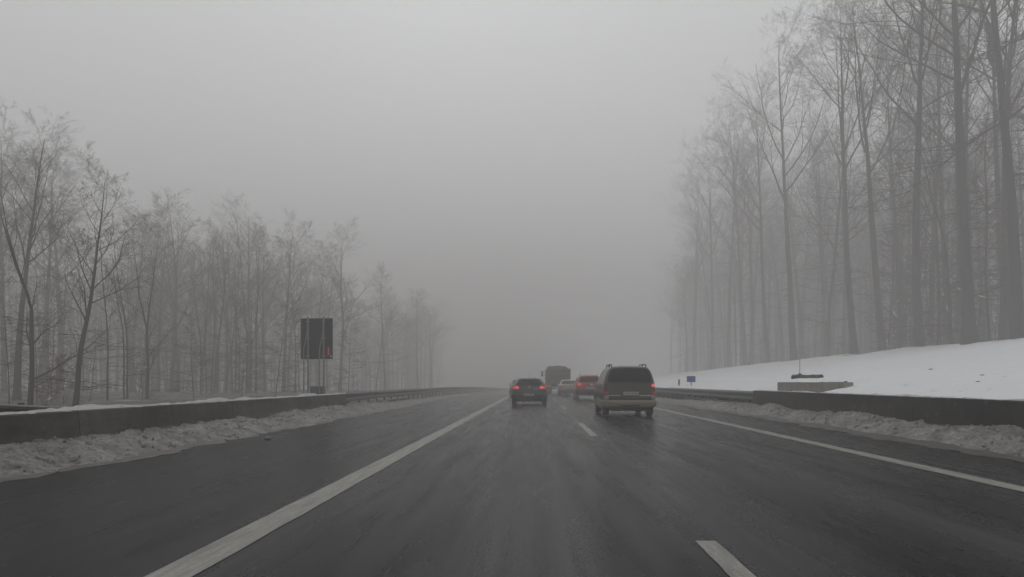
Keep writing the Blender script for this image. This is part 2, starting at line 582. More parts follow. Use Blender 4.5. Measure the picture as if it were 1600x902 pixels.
def snow_bank(name, x_edge, x_wall, h_wall, side, seed, label):
    """side -1: wall on the left"""
    ys = np.concatenate([np.arange(-10, 6, 0.25), np.arange(6, 36, 0.06), np.arange(36, 70, 0.14), np.arange(70, 140, 0.5), np.arange(140, 320, 3)])
    wid = abs(x_wall - x_edge)
    us = np.linspace(0, 1, 30)
    U, Y = np.meshgrid(us, ys)
    ej = (fbm(Y * 0.35, Y * 0, seed) - 0.47) * 0.75 + (fbm(Y * 1.9, Y * 0 + 3, seed) - 0.47) * 0.30
    X = (x_edge + side * -1 * ej) * (1 - U) + x_wall * U
    env = np.clip(U * 2.2, 0, 1) ** 0.8 * (0.45 + 0.55 * U)
    far = 1 - 0.72 * np.clip((Y - 33) / 22, 0, 1)
    big = 0.55 + 0.9 * fbm(X * 1.1, Y * 0.45, seed + 1)
    lump = (fbm(X * 3.2, Y * 2.2, seed + 2) - 0.45) * 0.17 + (vnoise(X * 9, Y * 7, seed + 5) - 0.5) * 0.05 + (vnoise(X * 21, Y * 15, seed + 6) - 0.5) * 0.035
    Z = (h_wall * env * big * far) + lump * np.clip(U * 5, 0, 1) * far
    Z = np.where(U < 0.02, -0.02, np.maximum(Z, 0.012)) + prof(Y)
    nx, ny = len(us), len(ys)
    v = np.stack([X.ravel(), Y.ravel(), Z.ravel()], 1)
    i = (np.arange(nx - 1)[None, :] + nx * np.arange(ny - 1)[:, None]).ravel()
    f = np.stack([i, i + 1, i + nx + 1, i + nx], 1)
    if side < 0: f = f[:, ::-1]
    o = tag(mesh_obj(name, v, f, M['dsnow'], None, True), label, 'snow bank', None, 'stuff')
    rng = np.random.default_rng(seed)
    # frozen clods thrown up by the plough
    n = 1900
    iy = (rng.random(n) ** 1.3 * (ny * 0.80)).astype(int) + 60
    iy = np.clip(iy, 0, ny - 1); ix = np.clip((rng.random(n) ** 0.9 * nx).astype(int), 0, nx - 1)
    c = np.stack([X[iy, ix], Y[iy, ix], Z[iy, ix]], 1)
    s = 0.010 + 0.042 * rng.random(n) ** 3
    vv = ICO_V[None] * (1 + 0.45 * (rng.random((n, 12, 1)) - 0.5)) * s[:, None, None] * (0.6 + 0.8 * rng.random((n, 1, 3)))
    vv = vv + c[:, None, :]
    ff = ICO_F[None] + (np.arange(n) * 12)[:, None, None]
    tag(mesh_obj('frozen_clods', vv.reshape(-1, 3), ff.reshape(-1, 3), M['dsnow'], o), kind='stuff')
    return o


SB = []
SB.append(snow_bank('snow_bank', -6.42, -7.83, 0.30, -1, 5, 'ploughed grey snow bank along the foot of the left barrier'))
SB.append(snow_bank('snow_bank', 7.85, 9.05, 0.34, 1, 9, 'ploughed brownish snow bank along the foot of the right barrier'))

# thin brown slush along the foot of each bank
def slush(parent, xa, xb, seed):
    ys = np.arange(-8, 150, 0.2)
    us = np.linspace(0, 1, 5)
    U, Y = np.meshgrid(us, ys)
    j = (fbm(Y * 0.8, Y * 0, seed) - 0.47) * 0.7 + (fbm(Y * 3.1, Y * 0 + 2, seed) - 0.47) * 0.3
    X = xa + (xb - xa) * U + (j if xb > xa else -j) * (1 - U)
    Z = 0.008 + 0.022 * np.sin(np.pi * np.clip(U, 0, 0.6)) * (0.4 + fbm(X * 5, Y * 3, seed + 4)) + prof(Y)
    i = (np.arange(4)[None, :] + 5 * np.arange(len(ys) - 1)[:, None]).ravel()
    f = np.stack([i, i + 1, i + 6, i + 5], 1)
    if xb < xa: f = f[:, ::-1]
    tag(mesh_obj('slush', np.stack([X.ravel(), Y.ravel(), Z.ravel()], 1), f, M['slush'], parent, True), kind='stuff')


slush(SB[0], -6.35, -6.75, 61)
slush(SB[1], 7.35, 8.15, 67)

# lumps lying on the tarmac
def clod(x, y, s, label, seed):
    rng = np.random.default_rng(seed)
    v = ICO_V * (1 + 0.5 * (rng.random((12, 1)) - 0.5)) * s * np.array([1.3, 1.0, 0.6])
    v[:, 2] += s * 0.45
    o = mesh_obj('snow_clod', v, ICO_F, M['dsnow'])
    o.location = (x, y, pz(y) + 0.004)
    tag(o, label, 'snow clod', 'snow clods on the left shoulder')


def ground_at(px, py):
    d = 1280 * 1.22 / (py - 597)
    return (px - 838) / 1280 * d, d


for i, (px_, py_, s, lb) in enumerate([(419, 687, 0.075, 'dark snow clod alone on left shoulder, farthest out from the bank')]):
    gx, gy = ground_at(px_, py_)
    clod(gx, gy, s, lb, i + 2)

# ------------------------------------------------------------------ concrete barriers
def barrier(name, x_face, side, ya, yb, joints, top, label, mat, cap):
    root = empty(name, (x_face, 0, 0))
    tag(root, label, 'barrier')
    ys = [ya] + joints + [yb]
    for a, b in zip(ys[:-1], ys[1:]):
        g = 0.012
        n = 3
        vs = []; fs = []
        # stepped safety profile, batter towards the road
        sec = [(0.0 - 0.16, 0.0), (-0.16, 0.10), (-0.04, 0.30), (0.0, top - 0.02), (0.02, top), (0.24, top), (0.26, top - 0.02), (0.30, 0.0)]
        for k in range(n + 1):
            y = a + g + (b - a - 2 * g) * k / n
            for (sx, sz) in sec:
                vs.append((side * sx, y, sz + pz(y)))
        m = len(sec)
        for k in range(n):
            for j in range(m):
                q = (k * m + j, k * m + (j + 1) % m, (k + 1) * m + (j + 1) % m, (k + 1) * m + j)
                fs.append(q if side > 0 else q[::-1])
        fs.append(tuple(range(m)) if side < 0 else tuple(reversed(range(m))))
        fs.append(tuple(reversed(range(n * m, n * m + m))) if side < 0 else tuple(range(n * m, n * m + m)))
        mesh_obj('barrier_segment', vs, fs, mat, root)
    # snow lying on the top
    yy = np.arange(ya, yb, 0.08)
    us = np.linspace(0, 1, 9)
    U, Y = np.meshgrid(us, yy)
    hh = cap * np.clip(0.1 + 2.6 * (fbm(Y * 0.9, U * 1.2, 17) - 0.30), 0.05, 1.3) + 0.05 * (vnoise(Y * 5, U * 5, 9) - 0.5) + 0.03 * (vnoise(Y * 13, U * 9, 19) - 0.5)
    rag = (fbm(Y * 2.3, U * 0 + 2, 23) - 0.40) * 0.16
    X = side * (0.015 + rag * (1 - U) + U * 0.245)
    prof_u = np.sin(np.pi * np.clip(U, 0.0, 1.0)) ** 0.55
    Z = top - 0.006 + hh * prof_u + prof(Y)
    nx, ny = len(us), len(yy)
    i = (np.arange(nx - 1)[None, :] + nx * np.arange(ny - 1)[:, None]).ravel()
    f = np.stack([i, i + 1, i + nx + 1, i + nx], 1)
    if side < 0: f = f[:, ::-1]
    mesh_obj('snow_cap', np.stack([X.ravel(), Y.ravel(), Z.ravel()], 1), f, M['snowcap'], root, True)
    return root


barrier('concrete_barrier', -7.72, -1, -12, 33.3, [-7.0, -3.5, 0, 3.4, 6.9, 10.3, 13.8, 17.3, 20.8, 24.4, 27.9, 31.3], 0.74,
        'brown stained concrete barrier with snow along its top, left of the road', M['wall'], 0.085)
barrier('concrete_barrier', 9.0, 1, -12, 34.0, [-7.5, -3.0, 1.5, 6, 10.5, 15.0, 19.5, 24.0, 28.5], 0.87,
        'dark wet concrete barrier below the snow slope, right of the road', M['wall_r'], 0.035)

# ------------------------------------------------------------------ guardrails
def sweep(name, sec, x, ya, yb, step, side, mat, parent, dip=None):
    ys = np.arange(ya, yb + 1e-6, step)
    vs = []; fs = []
    m = len(sec)
    for y in ys:
        for (sx, sz) in sec:
            vs.append((x + side * sx, y, sz + pz(y) - (0 if dip is None else max(0, y - dip) * 0.055)))
    for k in range(len(ys) - 1):
        for j in range(m):
            q = (k * m + j, k * m + (j + 1) % m, (k + 1) * m + (j + 1) % m, (k + 1) * m + j)
            fs.append(q if side > 0 else q[::-1])
    n = (len(ys) - 1) * m
    fs.append(tuple(reversed(range(m)))); fs.append(tuple(range(n, n + m)))
    return mesh_obj(name, vs, fs, mat, parent)


def wsec(z0, h):
    pts = [(0.06, 0), (0.0, 0.10), (0.0, 0.28), (0.075, 0.42), (0.075, 0.58), (0.0, 0.72), (0.0, 0.90), (0.06, 1.0)]
    a = [(px_, z0 + pz_ * h) for px_, pz_ in pts]
    return a + [(px_ + 0.012, zz) for px_, zz in reversed(a)]


def guardrail(x, side, ya, yb, ydouble, label, zoff=0.0):
    root = empty('guardrail', (0, 0, 0))
    tag(root, label, 'guardrail', 'steel guardrails along the motorway')
    sweep('rail', wsec(0.42 + zoff, 0.36), x, ya, yb, 2.0, side, M['steel'], root)
    sweep('rail', wsec(0.07 + zoff, 0.23), x, ya, ydouble, 1.0, side, M['steel'], root)
    box = [(0.09, 0.70 + zoff), (0.21, 0.70 + zoff), (0.21, 0.80 + zoff), (0.09, 0.80 + zoff)]
    sweep('top_rail', box, x, ya, ydouble + 6, 1.0, side, M['steel'], root)
    first = MB().box(-0.035, 0.035, -0.05, 0.05, -0.3, 0.70 + zoff).build('post', M['post'], root)
    y = ya + 1.0
    k = 0
    while y < yb:
        o = first if k == 0 else first.copy()
        if k: COL.objects.link(o); o.parent = root
        o.location = (x + side * 0.135, y, pz(y))
        y += 2.0; k += 1
    return root


guardrail(-7.72, -1, 33.34, 240, 50, 'grey steel guardrail running on from the left concrete barrier')
guardrail(9.0, 1, 34.04, 240, 51, 'grey steel guardrail running on from the right concrete barrier', 0.03)
# rail behind the left barrier
rr = empty('guardrail')
tag(rr, 'single dark rail showing just above the snowy left concrete barrier', 'guardrail', 'steel guardrails along the motorway')
sweep('rail', wsec(0.62, 0.26), -9.3, -10, 28, 1.0, -1, M['steel'], rr, 13.5)
for y in np.arange(-9, 18, 3.0):
    MB().box(-9.47, -9.40, y - 0.05, y + 0.05, -0.3, 0.84).build('post', M['post'], rr)

# ------------------------------------------------------------------ signs and things beside the road
sd = 35.8
sx = (495 - 838) / 1280 * sd
sb = empty('sign_board', (sx, sd, 0), R(-4))
tag(sb, 'dark back of a large road sign on two tubular steel posts', 'road sign')
k = sd / 1280
zb0, zb1 = 1.22 + (597 - 561) * k, 1.22 + (597 - 498) * k
hw = 25 * k
MB().box(-hw, hw, -0.02, 0.02, zb0, zb1, 0.012).build('board', M['board'], sb)
fr = MB()
for x0, x1, z0, z1 in ((-hw - 0.012, hw + 0.012, zb1 - 0.02, zb1 + 0.012), (-hw - 0.012, hw + 0.012, zb0 - 0.012, zb0 + 0.02), (-hw - 0.012, -hw + 0.018, zb0 + 0.02, zb1 - 0.02), (hw - 0.018, hw + 0.012, zb0 + 0.02, zb1 - 0.02)):
    fr.box(x0, x1, -0.03, 0.03, z0, z1)
fr.build('board_frame', M['black'], sb)
for xo in (-0.36, 0.34):
    MB().tube([(xo, -0.09, -0.3), (xo, -0.09, zb1 + 0.07)], 0.04, 10).build('post', M['galv'], sb)
    # bent stay running up beside the post
    MB().tube([(xo - 0.13, -0.26, -0.3), (xo - 0.13, -0.26, zb0 + 0.45), (xo - 0.10, -0.24, zb0 + 0.62), (xo - 0.03, -0.18, zb0 + 1.0), (xo - 0.0, -0.16, zb0 + 1.25), (xo, -0.15, zb1 - 0.1)], 0.026, 8).build('stay', M['galv'], sb)
    for zc in (zb0 + 0.12, zb0 + 0.9, zb1 - 0.15):
        MB().box(xo - 0.07, xo + 0.07, -0.155, -0.025, zc, zc + 0.04).build('clamp', M['galv'], sb)
# red strip on the board back
rm = MB().box(-0.035, 0.035, -0.035, -0.024, zb0 + 0.16, zb0 + 0.50, 0.005).build('red_strip', M['redmark'], sb)
rm.location.x = hw - 0.17
MB().box(hw - 0.09, hw - 0.03, -0.034, -0.024, zb0 + 0.08, zb0 + 0.15, 0.004).build('sticker', M['whiteplastic'], sb)
cb = empty('utility_cabinet', (sx, sd + 0.15, 0.0))
tag(cb, 'low teal cabinet between the posts of the dark sign', 'cabinet')
MB().box(-0.33, 0.26, 0, 0.3, -0.2, 0.98, 0.02).build('body', M['teal'], cb)
MB().box(-0.36, 0.29, -0.03, 0.33, 0.98, 1.04, 0.01).build('lid', M['galv'], cb)

bs = empty('blue_sign', (242 / 1280 * 53, 53, 0.55), R(-8))
tag(bs, 'small blank blue sign on a thin post behind right guardrail', 'road sign')
MB().box(-0.275, 0.275, -0.012, 0.012, 0.66, 1.05, 0.006).build('plate', M['blue'], bs)
MB().tube([(0.0, 0.04, -0.5), (0.0, 0.04, 0.98)], 0.03, 8).build('post', M['galv'], bs)
dp = empty('marker_post', (223 / 1280 * 57, 57, 0.45))
tag(dp, 'slim dark marker post left of the small blue sign', 'marker post')
MB().box(-0.06, 0.06, -0.05, 0.05, -0.5, 0.95, 0.015).build('post', M['greypost'], dp)
MB().box(-0.064, 0.064, -0.054, 0.054, 0.50, 0.60).build('band', M['whiteplastic'], dp)

# retaining wall on the slope, with the pipe gear on top
hwall = empty('retaining_wall', (10.15, 0, 0))
tag(hwall, 'short pale concrete retaining wall set into the snow slope', 'wall')
for a, b in ((27.0, 29.2), (29.22, 31.85), (31.87, 34.5)):
    MB().box(0, 0.3, a, b, 0.4, 1.21, 0.01).build('wall_segment', M['head'], hwall)
MB().box(0.302, 1.5, 34.2, 34.5, 0.4, 1.20, 0.01).build('wing', M['head'], hwall)
yy = np.arange(27.2, 34.45, 0.12)
us = np.linspace(0, 1, 12)
U, Y = np.meshgrid(us, yy)
Z = 1.215 + 0.10 * np.sin(np.pi * np.clip(U * 1.0, 0, 0.5)) * (0.6 + 0.8 * fbm(Y * 0.8, U, 4)) + U * 0.16 + 0.03 * (vnoise(Y * 3, U * 4, 5) - 0.5)
X = 0.02 + U * 1.7 + (fbm(Y * 2, U * 0, 6) - 0.47) * 0.08 * (1 - U)
wend = np.clip((Y - 27.2) / 1.6, 0, 1) * np.clip((34.45 - Y) / 0.25, 0, 1) * np.clip((1 - U) / 0.4, 0, 1)
bz_ = bank_z(X + 10.15, Y)
Z = np.where(U < 0.16, Z, (bz_ - 0.04) * (1 - wend) + np.maximum(Z, bz_ + 0.01) * wend)
nx, ny = len(us), len(yy)
i = (np.arange(nx - 1)[None, :] + nx * np.arange(ny - 1)[:, None]).ravel()
mesh_obj('snow_cap', np.stack([X.ravel(), Y.ravel(), Z.ravel()], 1), np.stack([i, i + 1, i + nx + 1, i + nx], 1), M['snow'], hwall, True)

for i_, (x_, y_, s_) in enumerate([(14.2, 29.5, 0.17), (12.3, 22.6, 0.14), (11.0, 20.4, 0.11)]):
    rg = np.random.default_rng(70 + i_)
    v = ICO_V * (1 + 0.6 * (rg.random((12, 1)) - 0.5)) * s_ * 0.6 * np.array([0.6, 1.3, 0.3])
    o = mesh_obj('earth_clod', v, ICO_F, M['earth'])
    o.location = (x_, y_, float(bank_z(np.array([x_]), np.array([y_]))[0]))
    tag(o, ('earth clod poking out of the snow, highest on the slope', 'earth clod poking out of the snow slope, nearer the right edge', 'earth clod just above the right barrier top')[i_], 'clod', 'earth clods on the snow slope')

pf = empty('pipe_gear', (10.95, 33.2, 1.315))
tag(pf, 'black pipe gear with flanges and thin upright rod on the retaining wall', 'pipe gear')
rng = random.Random(4)
MB().tube([(0, -1.7, 0.10), (0, 1.7, 0.09)], 0.065, 10).build('pipe', M['black'], pf)
for j in range(9):
    y = -1.62 + j * 0.40
    MB().tube([(0, y - 0.07, 0.10), (0, y + 0.07, 0.10)], 0.09 + 0.045 * rng.random(), 10).build('flange', M['black'], pf)
MB().tube([(0, 0.85, 0.0), (0, 0.85, 0.26)], 0.07, 8).build('valve', M['black'], pf)
MB().tube([(0.0, 0.85, 0.26), (0.0, 0.85, 0.86)], 0.011, 6).build('rod', M['black'], pf)
for y in (-1.2, 0.2, 1.4):
    MB().box(-0.06, 0.06, y - 0.04, y + 0.04, -0.12, 0.05).build('saddle', M['black'], pf)

# ------------------------------------------------------------------ vehicles
class Car:
    """body of stacked rounded plan slices; rear at y = 0, nose at +y"""
    def __init__(self, levels, bow=0.05):
        self.L = np.array(levels, float)      # z, y_rear, y_front, half width, r_rear, r_front
        self.bow = bow

    def at(self, z):
        return [float(np.interp(z, self.L[:, 0], self.L[:, i])) for i in range(6)]

    def rear_y(self, x, z):
        _, yr, yf, w, rr, rf = self.at(z)
        ax = min(abs(x), w)
        y = yr + self.bow * (ax / w) ** 2
        if ax > w - rr:
            t = ax - (w - rr)
            y += rr - math.sqrt(max(0, rr * rr - t * t))
        return y

    def side_x(self, y, z):
        _, yr, yf, w, rr, rf = self.at(z)
        y0 = yr + self.bow + rr
        y1 = yf - self.bow - rf
        if y < y0:
            t = min(y0 - y, rr)
            return w - rr + math.sqrt(max(0, rr * rr - t * t))
        if y > y1:
            t = min(y - y1, rf)
            return w - rf + math.sqrt(max(0, rf * rf - t * t))
        return w

    def ring(self, z, off=0.0):
        _, yr, yf, w, rr, rf = self.at(z)
        w += off; yr -= off; yf += off; rr += off; rf += off
        P = []
        n = 9
        for i in range(n):
            x = -(w - rr) + 2 * (w - rr) * i / (n - 1)
            P.append((x, yr + self.bow * (x / w) ** 2))
        for i in range(1, 5):
            t = math.pi / 2 * i / 5
            x = w - rr + rr * math.sin(t)
            P.append((x, yr + self.bow * (x / w) ** 2 + rr - rr * math.cos(t)))
        ya, yb = yr + self.bow + rr, yf - self.bow - rf
        for i in range(9):
            P.append((w, ya + (yb - ya) * i / 8))
        for i in range(1, 5):
            t = math.pi / 2 * i / 5
            x = w - rf + rf * math.cos(t)
            P.append((x, yf - self.bow * (x / w) ** 2 - rf + rf * math.sin(t)))
        for i in range(n):
            x = (w - rf) - 2 * (w - rf) * i / (n - 1)
            P.append((x, yf - self.bow * (x / w) ** 2))
        for i in range(1, 5):
            t = math.pi / 2 * i / 5
            x = -(w - rf) - rf * math.sin(t)
            P.append((x, yf - self.bow * (x / w) ** 2 - rf + rf * math.cos(t)))
        for i in range(9):
            P.append((-w, yb + (ya - yb) * i / 8))
        for i in range(1, 5):
            t = math.pi / 2 * i / 5
            x = -(w - rr) - rr * math.cos(t)
            P.append((x, yr + self.bow * (x / w) ** 2 + rr - rr * math.sin(t)))
        return P

    def body(self, mat, parent, name='body'):
        vs = []; fs = []
        zs = self.L[:, 0]
        for z in zs:
            vs += [(x, y, z) for x, y in self.ring(z)]
        m = len(vs) // len(zs)
        for k in range(len(zs) - 1):
            for j in range(m):
                fs.append((k * m + j, k * m + (j + 1) % m, (k + 1) * m + (j + 1) % m, (k + 1) * m + j))
        fs.append(tuple(reversed(range(m))))
        fs.append(tuple(range((len(zs) - 1) * m, len(zs) * m)))
        return mesh_obj(name, vs, fs, mat, parent, True, 38)

    def rear_patch(self, name, z0, z1, hx0, hx1, mat, parent, off=0.008, xl=None, nx=14, nz=8, corner=0.12, thick=0.02):
        """panel on the tail; hx0/hx1 half widths at bottom/top, or xl = ((x0,x1) bottom, (x0,x1) top)"""
        rows = []
        for j in range(nz + 1):
            t = j / nz
            z = z0 + (z1 - z0) * t
            if xl:
                a = xl[0][0] * (1 - t) + xl[1][0] * t; b = xl[0][1] * (1 - t) + xl[1][1] * t
            else:
                h = hx0 * (1 - t) + hx1 * t; a, b = -h, h
            e = corner * (b - a) * max(0.0, (abs(2 * t - 1) - 0.6) / 0.4) ** 2.5 * 0.5
            a += e; b -= e
            rows.append([(a + (b - a) * i / nx, self.rear_y(a + (b - a) * i / nx, z) - off, z) for i in range(nx + 1)])
        return self._solid(name, rows, (0, thick, 0), mat, parent)

    def side_patch(self, name, s, z0, z1, y0b, y1b, y0t, y1t, mat, parent, off=0.008, ny=10, nz=6, thick=0.02):
        rows = []
        for j in range(nz + 1):
            t = j / nz
            z = z0 + (z1 - z0) * t
            a = y0b * (1 - t) + y0t * t; b = y1b * (1 - t) + y1t * t
            rows.append([(s * (self.side_x(a + (b - a) * i / ny, z) + off), a + (b - a) * i / ny, z) for i in range(ny + 1)])
        return self._solid(name, rows, (-s * thick, 0, 0), mat, parent)

    def front_patch(self, name, z0, z1, h0, h1, mat, parent, off=0.008, nx=10, nz=6):
        rows = []
        for j in range(nz + 1):
            t = j / nz
            z = z0 + (z1 - z0) * t
            _, yr, yf, w, rr, rf = self.at(z)
            h = h0 * (1 - t) + h1 * t
            row = []
            for i in range(nx + 1):
                x = -h + 2 * h * i / nx
                ax = min(abs(x), w)
                y = yf - self.bow * (ax / w) ** 2
                if ax > w - rf:
                    y -= rf - math.sqrt(max(0, rf * rf - (ax - w + rf) ** 2))
                row.append((x, y + off, z))
            rows.append(row)
        return self._solid(name, rows, (0, -0.02, 0), mat, parent)

    def _solid(self, name, rows, back, mat, parent):
        nz, nx = len(rows), len(rows[0])
        vs = [p for r in rows for p in r]
        n = len(vs)
        vs += [(p[0] + back[0], p[1] + back[1], p[2] + back[2]) for p in vs]
        fs = []
        for j in range(nz - 1):
            for i in range(nx - 1):
                a = j * nx + i
                fs.append((a, a + 1, a + nx + 1, a + nx))
        edge = [i for i in range(nx)] + [j * nx + nx - 1 for j in range(1, nz)] + [(nz - 1) * nx + i for i in range(nx - 2, -1, -1)] + [j * nx for j in range(nz - 2, 0, -1)]
        for p, q in zip(edge, edge[1:] + edge[:1]):
            fs.append((q, p, p + n, q + n))
        return mesh_obj(name, vs, fs, mat, parent, True, 40)

    def band(self, name, zs, offs, ymax, mat, parent):
        """bumper shell round the tail: rings at heights zs pushed out by offs, open towards the front past ymax"""
        rings = []
        for z, of in zip(zs, offs):
            P = self.ring(z, of)
            rings.append(P)
        m = len(rings[0])
        keep = [j for j in range(m) if rings[0][j][1] <= ymax]
        # rotate so that the kept run is contiguous
        st = next(j for j in keep if (j - 1) % m not in keep)
        run = []
        j = st
        while j in keep and len(run) < len(keep):
            run.append(j); j = (j + 1) % m
        vs = []; fs = []
        for P, z in zip(rings, zs):
            vs += [(P[j][0], P[j][1], z) for j in run]
        q = len(run)
        for a in range(len(zs) - 1):
            for b in range(q - 1):
                fs.append((a * q + b, a * q + b + 1, (a + 1) * q + b + 1, (a + 1) * q + b))
        return mesh_obj(name, vs, fs, mat, parent, True, 40)


def wheel(parent, x, y, r, w, s):
    prof_ = [(-w / 2, r * 0.62), (-w / 2, r * 0.90), (-w / 2 + 0.02, r * 0.97), (-w / 4, r), (w / 4, r), (w / 2 - 0.02, r * 0.97), (w / 2, r * 0.90), (w / 2, r * 0.62)]
    t = MB().lathe_x(prof_, x, y, r, 22).build('wheel', M['tyre'], parent, True, 40)
    rp = [(-w * 0.3, 0.03), (-w * 0.3, r * 0.6), (w * 0.3, r * 0.63), (w * 0.42, r * 0.60), (w * 0.36, r * 0.5), (w * 0.2, r * 0.25), (w * 0.25, 0.03)]
    rp = [(s * a, b) for a, b in rp]
    MB().lathe_x(rp, x, y, r, 16).build('rim', M['rim'], t, True, 40)
    return t


def plate(c, root, z0, z1, hw_, mat, x=0.0, off=0.02):
    y = c.rear_y(x, (z0 + z1) / 2) - off
    p = MB().box(x - hw_, x + hw_, y - 0.008, y + 0.012, z0, z1, 0.004).build('number_plate', mat, root)
    mk = MB()                                  # characters too blurred to read: smudged strokes
    rg = random.Random(int(hw_ * 1000 + z0 * 100))
    xx = x - hw_ * 0.8
    h = (z1 - z0)
    while xx < x + hw_ * 0.78:
        ww = 0.022 + 0.02 * rg.random()
        mk.box(xx, xx + ww, y - 0.0095, y - 0.0085, z0 + h * (0.22 + 0.2 * rg.random()), z1 - h * (0.2 + 0.2 * rg.random()))
        xx += ww + 0.022 + 0.03 * rg.random()
    mk.build('plate_marks', M['plate_ink'], p)
    return p


def mirrors(c, root, y, z, mat, size=(0.10, 0.07), arm=0.10):
    for s in (-1, 1):
        x = c.side_x(y, z)
        b = MB()
        b.box(x + arm, x + arm + 2 * size[0], y - 0.05, y + 0.10, z - size[1], z + size[1], 0.03)
        b.box(x - 0.03, x + arm + 0.02, y, y + 0.05, z - 0.05, z - 0.02)
        if s < 0:
            b.v = [(-p[0], p[1], p[2]) for p in b.v]; b.f = [tuple(reversed(f)) for f in b.f]
        o = b.build('mirror', mat, root, True, 40)
        g = MB().box(s * (x + arm + size[0]) - size[0] * 0.8, s * (x + arm + size[0]) + size[0] * 0.8, y - 0.058, y - 0.051, z - size[1] * 0.75, z + size[1] * 0.75)
        g.build('mirror_glass', M['chrome'], o)


def arch_and_wheels(c, root, ys, r, track, w=0.21):
    for y in ys:
        for s in (-1, 1):
            zz = r * 0.95
            # black arch disc set into the flank
            vs = []; n = 18
            for k2 in range(n):
                t = 2 * math.pi * k2 / n
                yy_ = y + (r + 0.075) * math.cos(t); z_ = max(c.L[0, 0] + 0.002, zz + (r + 0.075) * math.sin(t))
                vs.append((s * (c.side_x(yy_, z_) + 0.004), yy_, z_))
            f = tuple(range(n)) if s > 0 else tuple(reversed(range(n)))
            mesh_obj('wheel_arch', vs, [f], M['black'], root)
            wheel(root, s * track, y, r, w, s)


def place(root, X, Y, rz=0.0):
    root.location = (X, Y, pz(Y) + 0.006)
    root.rotation_euler = (math.atan((pz(Y + 4) - pz(Y)) / 4), 0, rz)


